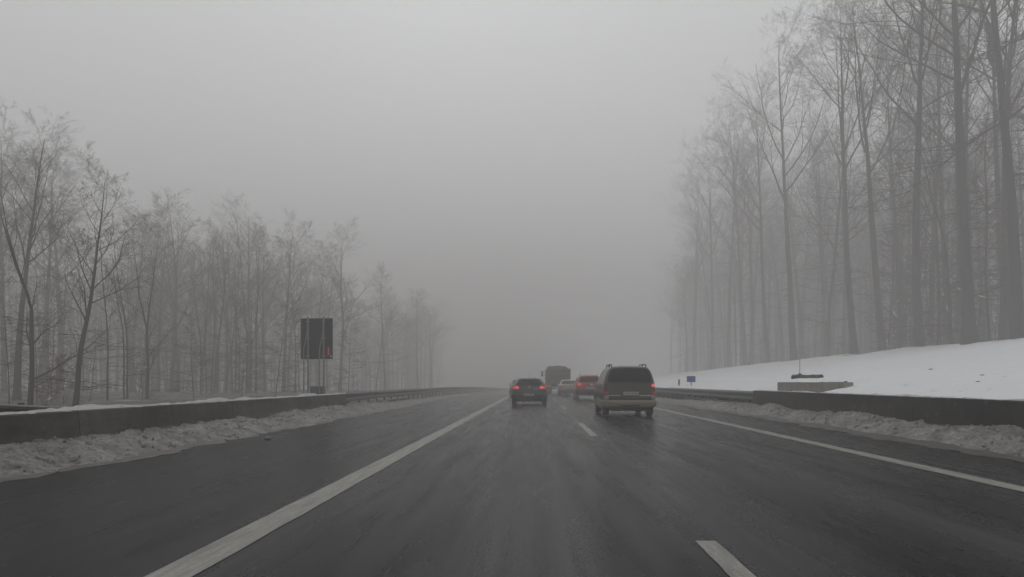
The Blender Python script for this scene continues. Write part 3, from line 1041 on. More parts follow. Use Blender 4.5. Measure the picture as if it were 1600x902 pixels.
# --- brown people carrier, nearest, right lane
def minivan():
    c = Car([(0.24, 0.10, 4.45, 0.80, 0.12, 0.25), (0.36, 0.03, 4.58, 0.885, 0.14, 0.35), (0.55, 0.00, 4.62, 0.905, 0.14, 0.38), (0.72, 0.01, 4.60, 0.91, 0.14, 0.4),
             (0.88, 0.02, 4.50, 0.905, 0.15, 0.4), (0.98, 0.03, 4.25, 0.90, 0.16, 0.45), (1.05, 0.035, 3.75, 0.895, 0.16, 0.4), (1.14, 0.045, 3.45, 0.885, 0.16, 0.35), (1.20, 0.055, 3.35, 0.875, 0.16, 0.32),
             (1.35, 0.085, 3.10, 0.84, 0.16, 0.3), (1.50, 0.13, 2.84, 0.795, 0.17, 0.3), (1.62, 0.18, 2.64, 0.745, 0.18, 0.3), (1.70, 0.23, 2.50, 0.69, 0.20, 0.3), (1.745, 0.29, 2.40, 0.62, 0.22, 0.28), (1.77, 0.40, 2.28, 0.50, 0.24, 0.25), (1.785, 0.62, 2.1, 0.30, 0.2, 0.2)], 0.045)
    r = empty('minivan')
    tag(r, 'brown minivan with beige bumper and roof rails, nearest car in the right lane', 'minivan', 'vehicles driving ahead in the fog')
    c.body(M['p_brown'], r)
    g = c.rear_patch('rear_window', 1.20, 1.69, 0.80, 0.64, M['glass'], r, nx=18, nz=12, corner=0.16)
    wy = c.rear_y(0.1, 1.24) - 0.03
    MB().tube([(0.05, wy, 1.21), (-0.28, wy + 0.01, 1.27)], 0.010, 6).build('wiper', M['black'], r)
    for s in (-1, 1):
        a, b = (0.76, 0.885)
        xl = ((s * a, s * b), (s * a, s * b)) if s > 0 else ((-b, -a), (-b, -a))
        c.rear_patch('tail_light', 0.79, 0.885, 0, 0, M['lamp_dim'], r, 0.012, xl, 6, 4, 0.05)
        c.rear_patch('tail_light', 0.89, 1.03, 0, 0, M['lamp_off'], r, 0.012, xl, 6, 4, 0.05)
        xl2 = ((s * a, s * (b - 0.006)), (s * a, s * (b - 0.02))) if s > 0 else ((-(b - 0.006), -a), (-(b - 0.02), -a))
        c.rear_patch('tail_light', 1.035, 1.15, 0, 0, M['lamp_hot'] if s > 0 else M['lamp_off'], r, 0.012, xl2, 6, 4, 0.05)
        xc = ((s * 0.74, s * 0.90), (s * 0.74, s * 0.90)) if s > 0 else ((-0.90, -0.74), (-0.90, -0.74))
        c.rear_patch('corner_cladding', 0.60, 0.75, 0, 0, M['p_beige'], r, 0.010, xc, 8, 4, 0.03)
        c.side_patch('side_cladding', s, 0.36, 0.60, 1.35, 3.05, 1.35, 3.05, M['p_beige'], r, 0.012)
        c.side_patch('side_window', s, 1.17, 1.60, 0.28, 1.18, 0.42, 1.18, M['glass'], r, 0.006)
        c.side_patch('side_window', s, 1.17, 1.60, 1.26, 2.12, 1.26, 2.06, M['glass'], r, 0.006)
        c.side_patch('side_window', s, 1.17, 1.60, 2.20, 3.05, 2.14, 2.45, M['glass'], r, 0.006)
        c.side_patch('door_handle', s, 0.98, 1.02, 1.35, 1.52, 1.35, 1.52, M['black'], r, 0.02)
        # roof rail with its feet
        xr = s * 0.60
        MB().tube([(xr, 0.36, 1.735), (xr, 0.45, 1.815), (xr, 0.60, 1.835), (xr, 2.0, 1.835), (xr, 2.15, 1.815), (xr, 2.25, 1.735)], 0.020, 8).build('roof_rail', M['black'], r, True, 60)
        MB().box(xr - 0.03, xr + 0.03, 1.2, 1.3, 1.74, 1.82).build('rail_foot', M['black'], r)
    bz = c.band('bumper', (0.33, 0.37, 0.46, 0.54, 0.575, 0.58), (0.0, 0.045, 0.06, 0.06, 0.05, -0.01), 0.95, M['p_beige'], r)
    c.rear_patch('bumper_insert', 0.375, 0.42, 0.34, 0.34, M['black'], r, 0.066, nz=3)
    c.rear_patch('trim_strip', 0.735, 0.748, 0.74, 0.74, M['chrome'], r, 0.010, nz=2, corner=0)
    c.rear_patch('plate_recess', 0.725, 0.91, 0.33, 0.31, M['black'], r, 0.012, nz=4, corner=0.05)
    c.rear_patch('tailgate_seam', 0.600, 0.610, 0.73, 0.73, M['black'], r, 0.005, nz=2, corner=0)
    plate(c, r, 0.755, 0.875, 0.265, M['plate_w'], 0.03, 0.026)
    c.rear_patch('tailgate_handle', 0.925, 0.955, 0.22, 0.22, M['black'], r, 0.014, nz=2)
    c.front_patch('windscreen', 1.12, 1.66, 0.78, 0.6, M['glass'], r, 0.008)
    for s in (-1, 1):
        MB().box(s * 0.62 - 0.12, s * 0.62 + 0.12, 4.38, 4.52, 0.72, 0.86, 0.03).build('headlight', M['lamp_clear'], r)
    arch_and_wheels(c, r, (0.80, 3.75), 0.325, 0.775)
    mirrors(c, r, 3.15, 1.10, M['black'])
    MB().tube([(-0.45, 0.02, 0.27), (-0.45, 0.55, 0.27)], 0.028, 10).build('exhaust', M['black'], r)
    MB().box(-0.6, 0.6, 0.25, 4.2, 0.20, 0.26).build('underbody', M['black'], r)
    return r


mv = minivan()
place(mv, 3.24, 28.3, R(0.6))

# --- black hatchback, left lane
def hatch():
    c = Car([(0.20, 0.12, 4.25, 0.80, 0.15, 0.3), (0.30, 0.04, 4.36, 0.88, 0.2, 0.4), (0.45, 0.00, 4.40, 0.905, 0.22, 0.45), (0.62, 0.0, 4.40, 0.91, 0.22, 0.45), (0.76, 0.02, 4.34, 0.905, 0.24, 0.45),
             (0.86, 0.05, 4.1, 0.895, 0.26, 0.5), (0.94, 0.08, 3.6, 0.88, 0.26, 0.45), (1.00, 0.11, 3.3, 0.86, 0.26, 0.4), (1.08, 0.17, 3.1, 0.82, 0.25, 0.4), (1.20, 0.28, 2.8, 0.745, 0.24, 0.35), (1.31, 0.40, 2.52, 0.665, 0.22, 0.3),
             (1.38, 0.48, 2.3, 0.60, 0.22, 0.3), (1.42, 0.58, 2.15, 0.52, 0.2, 0.25), (1.445, 0.80, 1.95, 0.36, 0.18, 0.2)], 0.09)
    r = empty('hatchback')
    tag(r, 'black hatchback with both tail lights lit, alone at front of the left lane', 'car', 'vehicles driving ahead in the fog')
    c.body(M['p_black'], r)
    c.rear_patch('rear_window', 1.03, 1.345, 0.68, 0.53, M['glass'], r, nx=16, nz=10, corner=0.22)
    c.rear_patch('spoiler', 1.355, 1.395, 0.58, 0.55, M['p_black'], r, 0.05, nz=3, corner=0.05, thick=0.09)
    for s in (-1, 1):
        def xs2(a, b, a2, b2): return ((a, b), (a2, b2)) if s > 0 else ((-b, -a), (-b2, -a2))
        c.rear_patch('tail_light', 0.86, 1.01, 0, 0, M['lamp_on'], r, 0.014, xs2(0.50, 0.86, 0.56, 0.83), 12, 5, 0.12)
        c.rear_patch('brake_light', 0.885, 0.985, 0, 0, M['lamp_hot'], r, 0.020, xs2(0.53, 0.72, 0.57, 0.72), 8, 4, 0.25)
        c.rear_patch('reflector', 0.40, 0.44, 0, 0, M['lamp_off'], r, 0.012, xs2(0.60, 0.78, 0.60, 0.78), 6, 2, 0.1)
        c.side_patch('side_window', s, 1.0, 1.30, 0.75, 1.75, 0.85, 1.75, M['glass'], r, 0.006)
        c.side_patch('side_window', s, 1.0, 1.30, 1.82, 2.95, 1.82, 2.42, M['glass'], r, 0.006)
        # pale gutter strip along the roof edge
        MB().tube([(s * 0.585, 0.55, 1.40), (s * 0.60, 1.2, 1.415), (s * 0.60, 2.1, 1.40)], 0.012, 6).build('roof_strip', M['chrome'], r)
    yb = c.rear_y(0, 0.97)
    b = MB().tube([(0, yb - 0.03, 0.955), (0, yb + 0.02, 0.955)], 0.05, 4)
    b.build('badge', M['chrome'], r)
    ys_ = c.rear_y(0.34, 0.87)
    ring = MB()
    pts = [(0.345 + 0.085 * math.cos(t), ys_ - 0.012 + 0.0, 0.855 + 0.058 * math.sin(t)) for t in np.linspace(0, 2 * math.pi, 17)]
    ring.tube(pts, 0.012, 6)
    ring.build('country_sticker', M['plate_w'], r)
    c.band('bumper', (0.24, 0.30, 0.42, 0.58, 0.62), (-0.02, 0.02, 0.035, 0.03, -0.005), 0.8, M['p_black'], r)
    c.rear_patch('diffuser', 0.25, 0.36, 0.55, 0.58, M['black'], r, 0.045, nz=3)
    c.rear_patch('plate_recess', 0.49, 0.645, 0.33, 0.31, M['black'], r, 0.040, nz=4)
    plate(c, r, 0.505, 0.615, 0.26, M['plate_r'], -0.03, 0.055)
    wy = c.rear_y(0, 1.07) - 0.03
    MB().tube([(0.02, wy, 1.05), (-0.35, wy + 0.03, 1.10)], 0.010, 6).build('wiper', M['black'], r)
    MB().tube([(0, 0.95, 1.44), (0, 0.82, 1.60)], 0.008, 6).build('antenna', M['black'], r)
    c.front_patch('windscreen', 1.0, 1.36, 0.72, 0.5, M['glass'], r, 0.008)
    for s in (-1, 1):
        MB().box(s * 0.65 - 0.12, s * 0.65 + 0.12, 4.05, 4.22, 0.66, 0.78, 0.03).build('headlight', M['lamp_clear'], r)
    arch_and_wheels(c, r, (0.78, 3.42), 0.32, 0.80, 0.21)
    mirrors(c, r, 2.75, 1.0, M['p_black'], (0.09, 0.06), 0.04)
    MB().box(-0.6, 0.6, 0.3, 4.1, 0.21, 0.26).build('underbody', M['black'], r)
    return r


hb = hatch()
place(hb, -0.36, 42.0, R(0.5))


# --- generic saloon / off-roader for the rest
def saloon(name, label, pm, platem, lamp, lamps_hot=None):
    c = Car([(0.20, 0.12, 4.45, 0.78, 0.12, 0.3), (0.30, 0.04, 4.55, 0.85, 0.15, 0.4), (0.48, 0.00, 4.60, 0.875, 0.16, 0.4), (0.66, 0.0, 4.58, 0.875, 0.16, 0.4), (0.80, 0.02, 4.5, 0.87, 0.17, 0.4),
             (0.90, 0.04, 4.2, 0.86, 0.18, 0.45), (0.965, 0.07, 3.7, 0.84, 0.2, 0.4), (0.985, 0.35, 3.5, 0.82, 0.2, 0.4), (1.02, 0.62, 3.3, 0.79, 0.2, 0.35), (1.15, 0.82, 2.95, 0.73, 0.2, 0.3), (1.29, 1.02, 2.65, 0.655, 0.2, 0.3),
             (1.37, 1.15, 2.45, 0.59, 0.2, 0.3), (1.41, 1.3, 2.3, 0.50, 0.2, 0.25), (1.43, 1.5, 2.1, 0.34, 0.18, 0.2)], 0.06)
    r = empty(name)
    tag(r, label, 'car', 'vehicles driving ahead in the fog')
    c.body(pm, r)
    c.rear_patch('rear_window', 1.035, 1.345, 0.66, 0.54, M['glass'], r, nx=14, nz=8, corner=0.15)
    for s in (-1, 1):
        def xs2(a, b): return ((a, b), (a, b)) if s > 0 else ((-b, -a), (-b, -a))
        c.rear_patch('tail_light', 0.72, 0.87, 0, 0, lamp, r, 0.012, xs2(0.46, 0.835), 10, 4, 0.08)
        if lamps_hot: c.rear_patch('brake_light', 0.75, 0.84, 0, 0, lamps_hot, r, 0.018, xs2(0.52, 0.70), 6, 3, 0.2)
        c.side_patch('side_window', s, 1.03, 1.31, 1.05, 1.85, 1.2, 1.85, M['glass'], r, 0.006)
        c.side_patch('side_window', s, 1.03, 1.31, 1.92, 3.05, 1.92, 2.55, M['glass'], r, 0.006)
        MB().box(s * 0.65 - 0.12, s * 0.65 + 0.12, 4.2, 4.38, 0.66, 0.78, 0.03).build('headlight', M['lamp_clear'], r)
    c.band('bumper', (0.24, 0.31, 0.45, 0.56, 0.60), (-0.02, 0.03, 0.045, 0.045, -0.005), 0.8, pm, r)
    c.rear_patch('bumper_strip', 0.47, 0.50, 0.80, 0.80, M['black'], r, 0.052, nz=2, corner=0)
    plate(c, r, 0.70, 0.82, 0.26, platem, 0.0, 0.02)
    c.front_patch('windscreen', 1.02, 1.35, 0.72, 0.5, M['glass'], r, 0.008)
    arch_and_wheels(c, r, (0.98, 3.65), 0.31, 0.765, 0.2)
    mirrors(c, r, 2.95, 1.04, pm, (0.085, 0.055), 0.03)
    MB().tube([(0.45, 0.05, 0.25), (0.45, 0.6, 0.25)], 0.028, 8).build('exhaust', M['black'], r)
    MB().box(-0.6, 0.6, 0.3, 4.2, 0.21, 0.26).build('underbody', M['black'], r)
    return r


sv = saloon('saloon_car', 'silver beige saloon with yellow number plate, between truck and red car', M['p_silver'], M['plate_y'], M['lamp_dim'], None)
place(sv, 2.86, 71.5, R(0.5))
dk = saloon('saloon_car', 'dark car half hidden behind the left side of the black hatchback', M['p_dark'], M['plate_w'], M['lamp_on'], M['lamp_hot'])
place(dk, -1.22, 64.0, R(1.2))


def suv():
    c = Car([(0.28, 0.12, 4.40, 0.80, 0.12, 0.3), (0.40, 0.04, 4.5, 0.89, 0.15, 0.4), (0.60, 0.00, 4.55, 0.92, 0.17, 0.4), (0.85, 0.01, 4.5, 0.92, 0.17, 0.4), (1.00, 0.03, 4.3, 0.91, 0.18, 0.4), (1.08, 0.05, 3.7, 0.895, 0.2, 0.4), (1.16, 0.08, 3.3, 0.87, 0.2, 0.4),
             (1.30, 0.16, 3.0, 0.82, 0.2, 0.35), (1.48, 0.30, 2.65, 0.745, 0.2, 0.3), (1.60, 0.40, 2.4, 0.68, 0.2, 0.3), (1.66, 0.48, 2.25, 0.61, 0.2, 0.3), (1.695, 0.62, 2.1, 0.50, 0.2, 0.25), (1.71, 0.85, 1.9, 0.34, 0.18, 0.2)], 0.07)
    r = empty('off_roader')
    tag(r, 'tall red car with one bright tail light, half hidden behind the brown minivan', 'car', 'vehicles driving ahead in the fog')
    c.body(M['p_red'], r)
    c.rear_patch('rear_window', 1.20, 1.585, 0.74, 0.60, M['glass'], r, nx=14, nz=8, corner=0.15)
    for s in (-1, 1):
        def xs2(a, b, a2, b2): return ((a, b), (a2, b2)) if s > 0 else ((-b, -a), (-b2, -a2))
        c.rear_patch('tail_light', 0.98, 1.17, 0, 0, M['lamp_on'], r, 0.014, xs2(0.55, 0.87, 0.62, 0.83), 10, 5, 0.12)
        c.rear_patch('brake_light', 1.02, 1.10, 0, 0, M['lamp_hot'], r, 0.020, xs2(0.58, 0.78, 0.60, 0.78), 6, 3, 0.2)
        c.side_patch('side_window', s, 1.17, 1.52, 0.5, 1.2, 0.66, 1.2, M['glass'], r, 0.006)
        c.side_patch('side_window', s, 1.17, 1.52, 1.28, 2.05, 1.28, 2.05, M['glass'], r, 0.006)
        c.side_patch('side_window', s, 1.17, 1.52, 2.12, 3.05, 2.12, 2.5, M['glass'], r, 0.006)
        MB().tube([(s * 0.58, 0.62, 1.68), (s * 0.60, 0.75, 1.75), (s * 0.60, 2.0, 1.75), (s * 0.58, 2.15, 1.68)], 0.018, 6).build('roof_rail', M['chrome'], r)
        MB().box(s * 0.65 - 0.12, s * 0.65 + 0.12, 4.12, 4.28, 0.8, 0.92, 0.03).build('headlight', M['lamp_clear'], r)
    c.band('bumper', (0.33, 0.40, 0.55, 0.68, 0.72), (-0.02, 0.03, 0.045, 0.04, -0.005), 0.8, M['black'], r)
    plate(c, r, 0.74, 0.86, 0.26, M['plate_w'], 0.0, 0.02)
    c.front_patch('windscreen', 1.14, 1.6, 0.74, 0.55, M['glass'], r, 0.008)
    arch_and_wheels(c, r, (0.85, 3.5), 0.35, 0.80, 0.22)
    mirrors(c, r, 2.95, 1.14, M['black'], (0.10, 0.075), 0.05)
    MB().box(-0.6, 0.6, 0.3, 4.1, 0.28, 0.33).build('underbody', M['black'], r)
    return r


su = suv()
place(su, 3.62, 55.5, R(0.6))


def truck():
    r = empty('tipper_truck')
    tag(r, 'grey tipper truck with framed tailgate, farthest vehicle in the right lane', 'truck', 'vehicles driving ahead in the fog')
    # load body
    MB().box(-1.22, 1.22, 0.02, 4.6, 1.15, 2.62, 0.02).build('load_body', M['p_truck'], r)
    # tarp heap, higher at the left than at the right
    ys_ = np.linspace(0.05, 4.55, 9); us_ = np.linspace(-1.18, 1.18, 15)
    U, Y = np.meshgrid(us_, ys_)
    Z = 2.62 + 0.30 * np.clip(1 - ((U + 0.15) / 1.10) ** 18, 0, 1) + 0.09 * np.exp(-((U + 0.05) / 0.35) ** 2) + 0.03 * (vnoise(U * 3, Y * 2, 3) - 0.5)
    Z = np.where(U > 0.95, 2.63, Z)
    i_ = (np.arange(14)[None, :] + 15 * np.arange(8)[:, None]).ravel()
    v = np.stack([U.ravel(), Y.ravel(), Z.ravel()], 1).tolist()
    f = np.stack([i_, i_ + 1, i_ + 16, i_ + 15], 1).tolist()
    nb = len(v)
    v += [(u, 0.05, 2.60) for u in us_]
    f += [(nb + j, nb + j + 1, j + 1, j) for j in range(14)]
    mesh_obj('tarp', v, f, M['tarp'], r)
    for s in (-1, 1):
        MB().box(s * 1.16 - 0.09, s * 1.16 + 0.09, -0.06, 0.016, 1.05, 2.70, 0.01).build('corner_post', M['p_truck'], r)
    MB().box(-1.02, 1.05, -0.05, 0.012, 1.52, 2.14, 0.01).build('tailgate', M['p_gate'], r)
    fr_ = MB()
    fr_.box(-1.06, 1.07, -0.08, 0.0, 2.14, 2.19); fr_.box(-1.06, 1.07, -0.08, 0.0, 1.47, 1.52)
    fr_.box(-1.06, -1.02, -0.08, 0.0, 1.52, 2.14); fr_.box(1.05, 1.07, -0.08, 0.0, 1.52, 2.14)
    fr_.build('tailgate_frame', M['p_edge'], r)
    for x in (-0.5, 0.0, 0.5):
        MB().box(x - 0.03, x + 0.03, -0.075, -0.051, 1.54, 2.12).build('stiffener', M['p_gate'], r)
    MB().box(-0.42, 0.42, 0.1, 7.2, 0.75, 1.10).build('chassis', M['black'], r)
    MB().box(-1.15, 1.15, -0.02, 0.10, 0.55, 0.72, 0.01).build('underrun_bar', M['black'], r)
    for s in (-1, 1):
        MB().box(s * 0.92 - 0.17, s * 0.92 + 0.17, -0.05, -0.022, 0.78, 0.92, 0.01).build('tail_light', M['lamp_on'] if s < 0 else M['lamp_dim'], r)
        MB().box(s * 0.95 - 0.30, s * 0.95 + 0.30, 0.11, 0.14, 0.32, 0.95).build('mudflap', M['black'], r)
        for y in (0.85, 2.15, 5.9):
            wheel(r, s * (0.95 if y < 5 else 1.02), y, 0.48, 0.5 if y < 5 else 0.3, s)
    MB().box(-0.26, 0.26, -0.04, -0.022, 0.58, 0.69, 0.006).build('number_plate', M['plate_w'], r)
    MB().box(-1.2, 1.2, 4.9, 7.1, 0.75, 2.66, 0.08).build('cab', M['p_truck'], r, True, 40)
    MB().box(-1.05, 1.05, 7.102, 7.12, 1.6, 2.45).build('windscreen', M['glass'], r)
    for s in (-1, 1):
        m_ = MB().box(s * 1.52 - 0.11, s * 1.52 + 0.11, 6.7, 6.86, 1.95, 2.55, 0.03)
        o = m_.build('mirror', M['black'], r)
        MB().tube([(s * 1.19, 6.8, 2.5), (s * 1.45, 6.8, 2.5)], 0.02, 6).build('mirror_arm', M['black'], o)
        MB().tube([(s * 1.19, 6.8, 2.05), (s * 1.45, 6.8, 2.05)], 0.02, 6).build('mirror_arm', M['black'], o)
    return r


tk = truck()
place(tk, 2.30, 85.0, R(1.0))

# ------------------------------------------------------------------ bare trees
def frusta(segs, sides):
    """independent tapered prisms, vectorised"""
    P0 = np.array([s[0] for s in segs]); P1 = np.array([s[1] for s in segs])
    r0 = np.array([s[2] for s in segs]); r1 = np.array([s[3] for s in segs])
    d = P1 - P0
    d /= np.linalg.norm(d, axis=1, keepdims=True) + 1e-9
    up = np.where(np.abs(d[:, 2:3]) < 0.9, np.array([[0, 0, 1.0]]), np.array([[1.0, 0, 0]]))
    u = np.cross(d, up); u /= np.linalg.norm(u, axis=1, keepdims=True) + 1e-9
    w = np.cross(d, u)
    rings = []
    for k in range(sides):
        t = 2 * math.pi * k / sides
        q = u * math.cos(t) + w * math.sin(t)
        rings.append((P0 + q * r0[:, None], P1 + q * r1[:, None]))
    V = np.stack([r[0] for r in rings] + [r[1] for r in rings], 1)     # n, 2*sides, 3
    n = len(segs)
    fs = []
    base = (np.arange(n) * 2 * sides)[:, None]
    for k in range(sides):
        k2 = (k + 1) % sides
        fs.append(base + np.array([[k, k2, sides + k2, sides + k]]))
    return V.reshape(-1, 3), np.concatenate(fs)


def unit(v):
    return v / (np.linalg.norm(v) + 1e-9)


def limb_pts(rng, p, d, L, n, wander, trop):
    pts = [p]
    d = unit(d)
    for i in range(n):
        d = unit(d + rng.normal(0, wander, 3) + np.array([0, 0, trop]))
        pts.append(pts[-1] + d * L / n)
    return pts


def side_dir(rng, d, ang):
    a = rng.normal(0, 1, 3)
    a = unit(a - d * np.dot(a, d))
    return unit(d * math.cos(ang) + a * math.sin(ang))


def tree_proto(seed, H, r0, start, nl, ang, Lfac, trop, fork=None, kids=(7, 6, 4), lenf=(0.45, 0.42, 0.45), wob=0.025, horizontal=0, leaves=0, rmin=0.0032, low=0, flat=False, snowy=0):
    rng = np.random.default_rng(seed)
    # trunk(s)
    n = 14
    stems = []
    pts = limb_pts(rng, np.array([0, 0, -0.5]), np.array([rng.normal(0, 0.02), rng.normal(0, 0.02), 1.0]), (H + 0.5) * (1.0 if not fork else fork), n if not fork else 9, wob, 0.02)
    m = len(pts)
    if fork:
        rad = [r0 * (1 - 0.35 * i / (m - 1)) for i in range(m)]
    else:
        rad = [r0 * max(0.06, (1 - (i / (m - 1)) ** 1.15 * 0.94)) for i in range(m)]
    rad[0] = r0 * 1.45; rad[1] = max(rad[1], r0 * 1.02)
    mb = MB()
    mb.tube(pts, rad, 9)
    stems.append((pts, rad, start))
    if fork:
        for s in range(2 if seed % 3 else 3):
            d = side_dir(rng, unit(pts[-1] - pts[-2]), R(rng.uniform(12, 24)))
            q = limb_pts(rng, pts[-1], d, H * (1 - fork) * rng.uniform(0.9, 1.1), 9, 0.05, 0.06)
            rr = [rad[-1] * 0.78 * max(0.07, (1 - i / 9)) for i in range(10)]
            mb.tube(q, rr, 7)
            stems.append((q, rr, 0.15))
    S5 = []; S3 = []; SN = []
    tips = []

    def emit(pts, ra, rb, store):
        k = len(pts) - 1
        for i in range(k):
            t0 = i / k; t1 = (i + 1) / k
            store.append((pts[i], pts[i + 1], ra + (rb - ra) * t0, ra + (rb - ra) * t1))

    def along(pts, t):
        x = t * (len(pts) - 1)
        i = min(int(x), len(pts) - 2)
        f = x - i
        return pts[i] * (1 - f) + pts[i + 1] * f, unit(pts[i + 1] - pts[i])

    def sub(pts, L, r, lev):
        if lev >= len(kids): return
        k = kids[lev]
        for j in range(k):
            t = 0.22 + 0.78 * (j + rng.random()) / k
            p, d = along(pts, min(t, 0.999))
            dd = side_dir(rng, d, R(rng.uniform(25, 55)))
            if flat: dd = unit(dd * np.array([1, 1, 0.35]))
            l2 = L * lenf[lev] * (1.15 - 0.55 * t) * rng.uniform(0.7, 1.3)
            ns = (4, 3, 2)[min(lev, 2)]
            q = limb_pts(rng, p, dd, l2, ns, 0.13, 0.05 if not flat else 0.0)
            ra = max(rmin, r * (1 - 0.8 * t) * 0.55); rb = max(rmin * 0.55, ra * 0.35)
            emit(q, ra, rb, S3)
            tips.append(q[-1])
            sub(q, l2, ra, lev + 1)

    for pts_, rad_, st in stems:
        nn = nl if len(stems) == 1 else max(4, nl // (len(stems) if pts_ is not pts else 4))
        for j in range(nn):
            t = st + (1 - st) * ((j + rng.random()) / nn)
            p, d = along(pts_, min(t, 0.985))
            a = R(rng.uniform(*ang)) * (1.0 - 0.35 * (t - st) / (1 - st + 1e-6))
            dd = side_dir(rng, d, a)
            L = H * Lfac * (1.12 - 0.62 * (t - st) / (1 - st + 1e-6)) * rng.uniform(0.75, 1.25)
            r = float(np.interp(t, np.linspace(0, 1, len(rad_)), rad_)) * 0.42
            if len(stems) > 1 and pts_ is not pts: L *= 0.75
            q = limb_pts(rng, p, dd, L, 7, 0.085, trop)
            emit(q, r, max(rmin, r * 0.18), S5)
            if snowy and rng.random() < snowy:
                k0 = rng.integers(0, 4)
                SN.append(q[k0:k0 + 3])
            sub(q, L, r, 0)
    # short dead branches low on the bole
    for j in range(low):
        t = rng.uniform(0.12, start if not fork else 0.95)
        p, d = along(pts, t)
        az = rng.uniform(0, 2 * math.pi)
        dd = np.array([math.cos(az), math.sin(az), rng.uniform(-0.15, 0.3)])
        L = rng.uniform(0.6, 2.4)
        q = limb_pts(rng, p, dd, L, 4, 0.12, -0.02)
        emit(q, 0.022, 0.007, S3)
        tips.append(q[-1])
        for _ in range(6):
            pp, d2 = along(q, rng.uniform(0.2, 0.98))
            qq = limb_pts(rng, pp, unit(side_dir(rng, d2, R(40)) * np.array([1, 1, 0.5])), L * rng.uniform(0.2, 0.5), 2, 0.12, 0)
            emit(qq, 0.009, 0.005, S3)
    tv, tf = mb.v, mb.f
    me_t = bpy.data.meshes.new('trunk'); me_t.from_pydata([tuple(p) for p in tv], [], tf); me_t.shade_smooth(); me_t.materials.append(M['bark'])
    va, fa = frusta(S5, 5); vb, fb = frusta(S3, 3)
    v = np.concatenate([va, vb]); f = np.concatenate([fa, fb + len(va)])
    me_c = bpy.data.meshes.new('crown'); me_c.from_pydata(v.tolist(), [], f.tolist()); me_c.materials.append(M['twig'])
    parts = [('trunk', me_t), ('crown', me_c)]
    if leaves and tips:
        T = np.array(tips)
        idx = rng.integers(0, len(T), leaves)
        c = T[idx] + rng.normal(0, 0.06, (leaves, 3))
        a = rng.normal(0, 1, (leaves, 3)); a /= np.linalg.norm(a, axis=1, keepdims=True)
        b = rng.normal(0, 1, (leaves, 3)); b -= a * (a * b).sum(1, keepdims=True); b /= np.linalg.norm(b, axis=1, keepdims=True)
        s = rng.uniform(0.025, 0.05, (leaves, 1))
        vv = np.stack([c - a * s, c + b * s * 0.55, c + a * s, c - b * s * 0.55], 1).reshape(-1, 3)
        ff = np.arange(leaves * 4).reshape(-1, 4)
        me_l = bpy.data.meshes.new('leaves'); me_l.from_pydata(vv.tolist(), [], ff.tolist()); me_l.materials.append(M['leaf'])
        parts.append(('withered_leaves', me_l))
    for q in SN:
        sm = MB()
        if True:
            sm.tube([p + np.array([0, 0, 0.03]) for p in q], [0.012] + [0.035] * (len(q) - 2) + [0.012], 6)
        me_s = bpy.data.meshes.new('branch_snow'); me_s.from_pydata([tuple(p) for p in sm.v], [], sm.f); me_s.shade_smooth(); me_s.materials.append(M['twigsnow'])
        parts.append(('branch_snow', me_s))
    return parts


PROTO = {}
for i_ in range(5):
    PROTO['A%d' % i_] = tree_proto(100 + i_, 21.0, 0.22, 0.50, 15, (24, 52), 0.27, 0.055, kids=(9, 7, 5), low=14, wob=0.016)
for i_ in range(3):
    PROTO['F%d' % i_] = tree_proto(201 + i_, 12.5, 0.12, 0.35, 14, (22, 48), 0.24, 0.05, fork=0.42, kids=(8, 7, 4), low=7)
for i_ in range(4):
    PROTO['M%d' % i_] = tree_proto(300 + i_, 12.5, 0.13, 0.38, 15, (22, 55), 0.26, 0.045, kids=(8, 7, 5), low=11, wob=0.03)
for i_ in range(3):
    PROTO['S%d' % i_] = tree_proto(400 + i_, 8.5, 0.05, 0.42, 13, (25, 60), 0.16, 0.04, kids=(5, 4), lenf=(0.45, 0.45), wob=0.05, low=5, rmin=0.005, snowy=0.04)
for i_ in range(3):
    PROTO['P%d' % i_] = tree_proto(500 + i_, 5.5, 0.032, 0.10, 30, (60, 88), 0.24, -0.005, kids=(7, 5), lenf=(0.42, 0.4), wob=0.03, leaves=260, rmin=0.005, flat=True, snowy=0.06)
for i_ in range(2):
    PROTO['B%d' % i_] = tree_proto(600 + i_, 1.9, 0.018, 0.02, 22, (35, 75), 0.5, 0.0, kids=(5, 4), lenf=(0.5, 0.45), wob=0.08, leaves=340, rmin=0.004, snowy=0.25)


def plant(kind, X, Y, z, H=1.0, W=1.0, lean=(0.0, 0.0), rz=0.0, label='', cat='tree', group=None, name='bare_tree', parts_only=None, spread=1.0):
    r = empty(name, (X, Y, z))
    r.rotation_euler = (lean[1], lean[0], 0)
    for pn, me in PROTO[kind]:
        if parts_only and pn not in parts_only: continue
        o = bpy.data.objects.new(pn, me)
        COL.objects.link(o)
        o.parent = r
        o.rotation_euler = (0, 0, rz)
        k_ = spread if pn == 'crown' else 1.0
        o.scale = (W * k_, W * k_, H)
    tag(r, label, cat, group)
    LAST[0] = r
    return r


DEEP = []
LAST = [None]


def zl(X, Y):
    return float(ground_z(np.array([X]), np.array([Y]))[0])


def zr(X, Y):
    if X < 37.5:
        return float(bank_z(np.array([X]), np.array([Y]))[0])
    return float(ground_z(np.array([X]), np.array([Y]))[0])


RNG = random.Random(7)


def L_(px_, D): return (px_ - 838) / 1280 * D


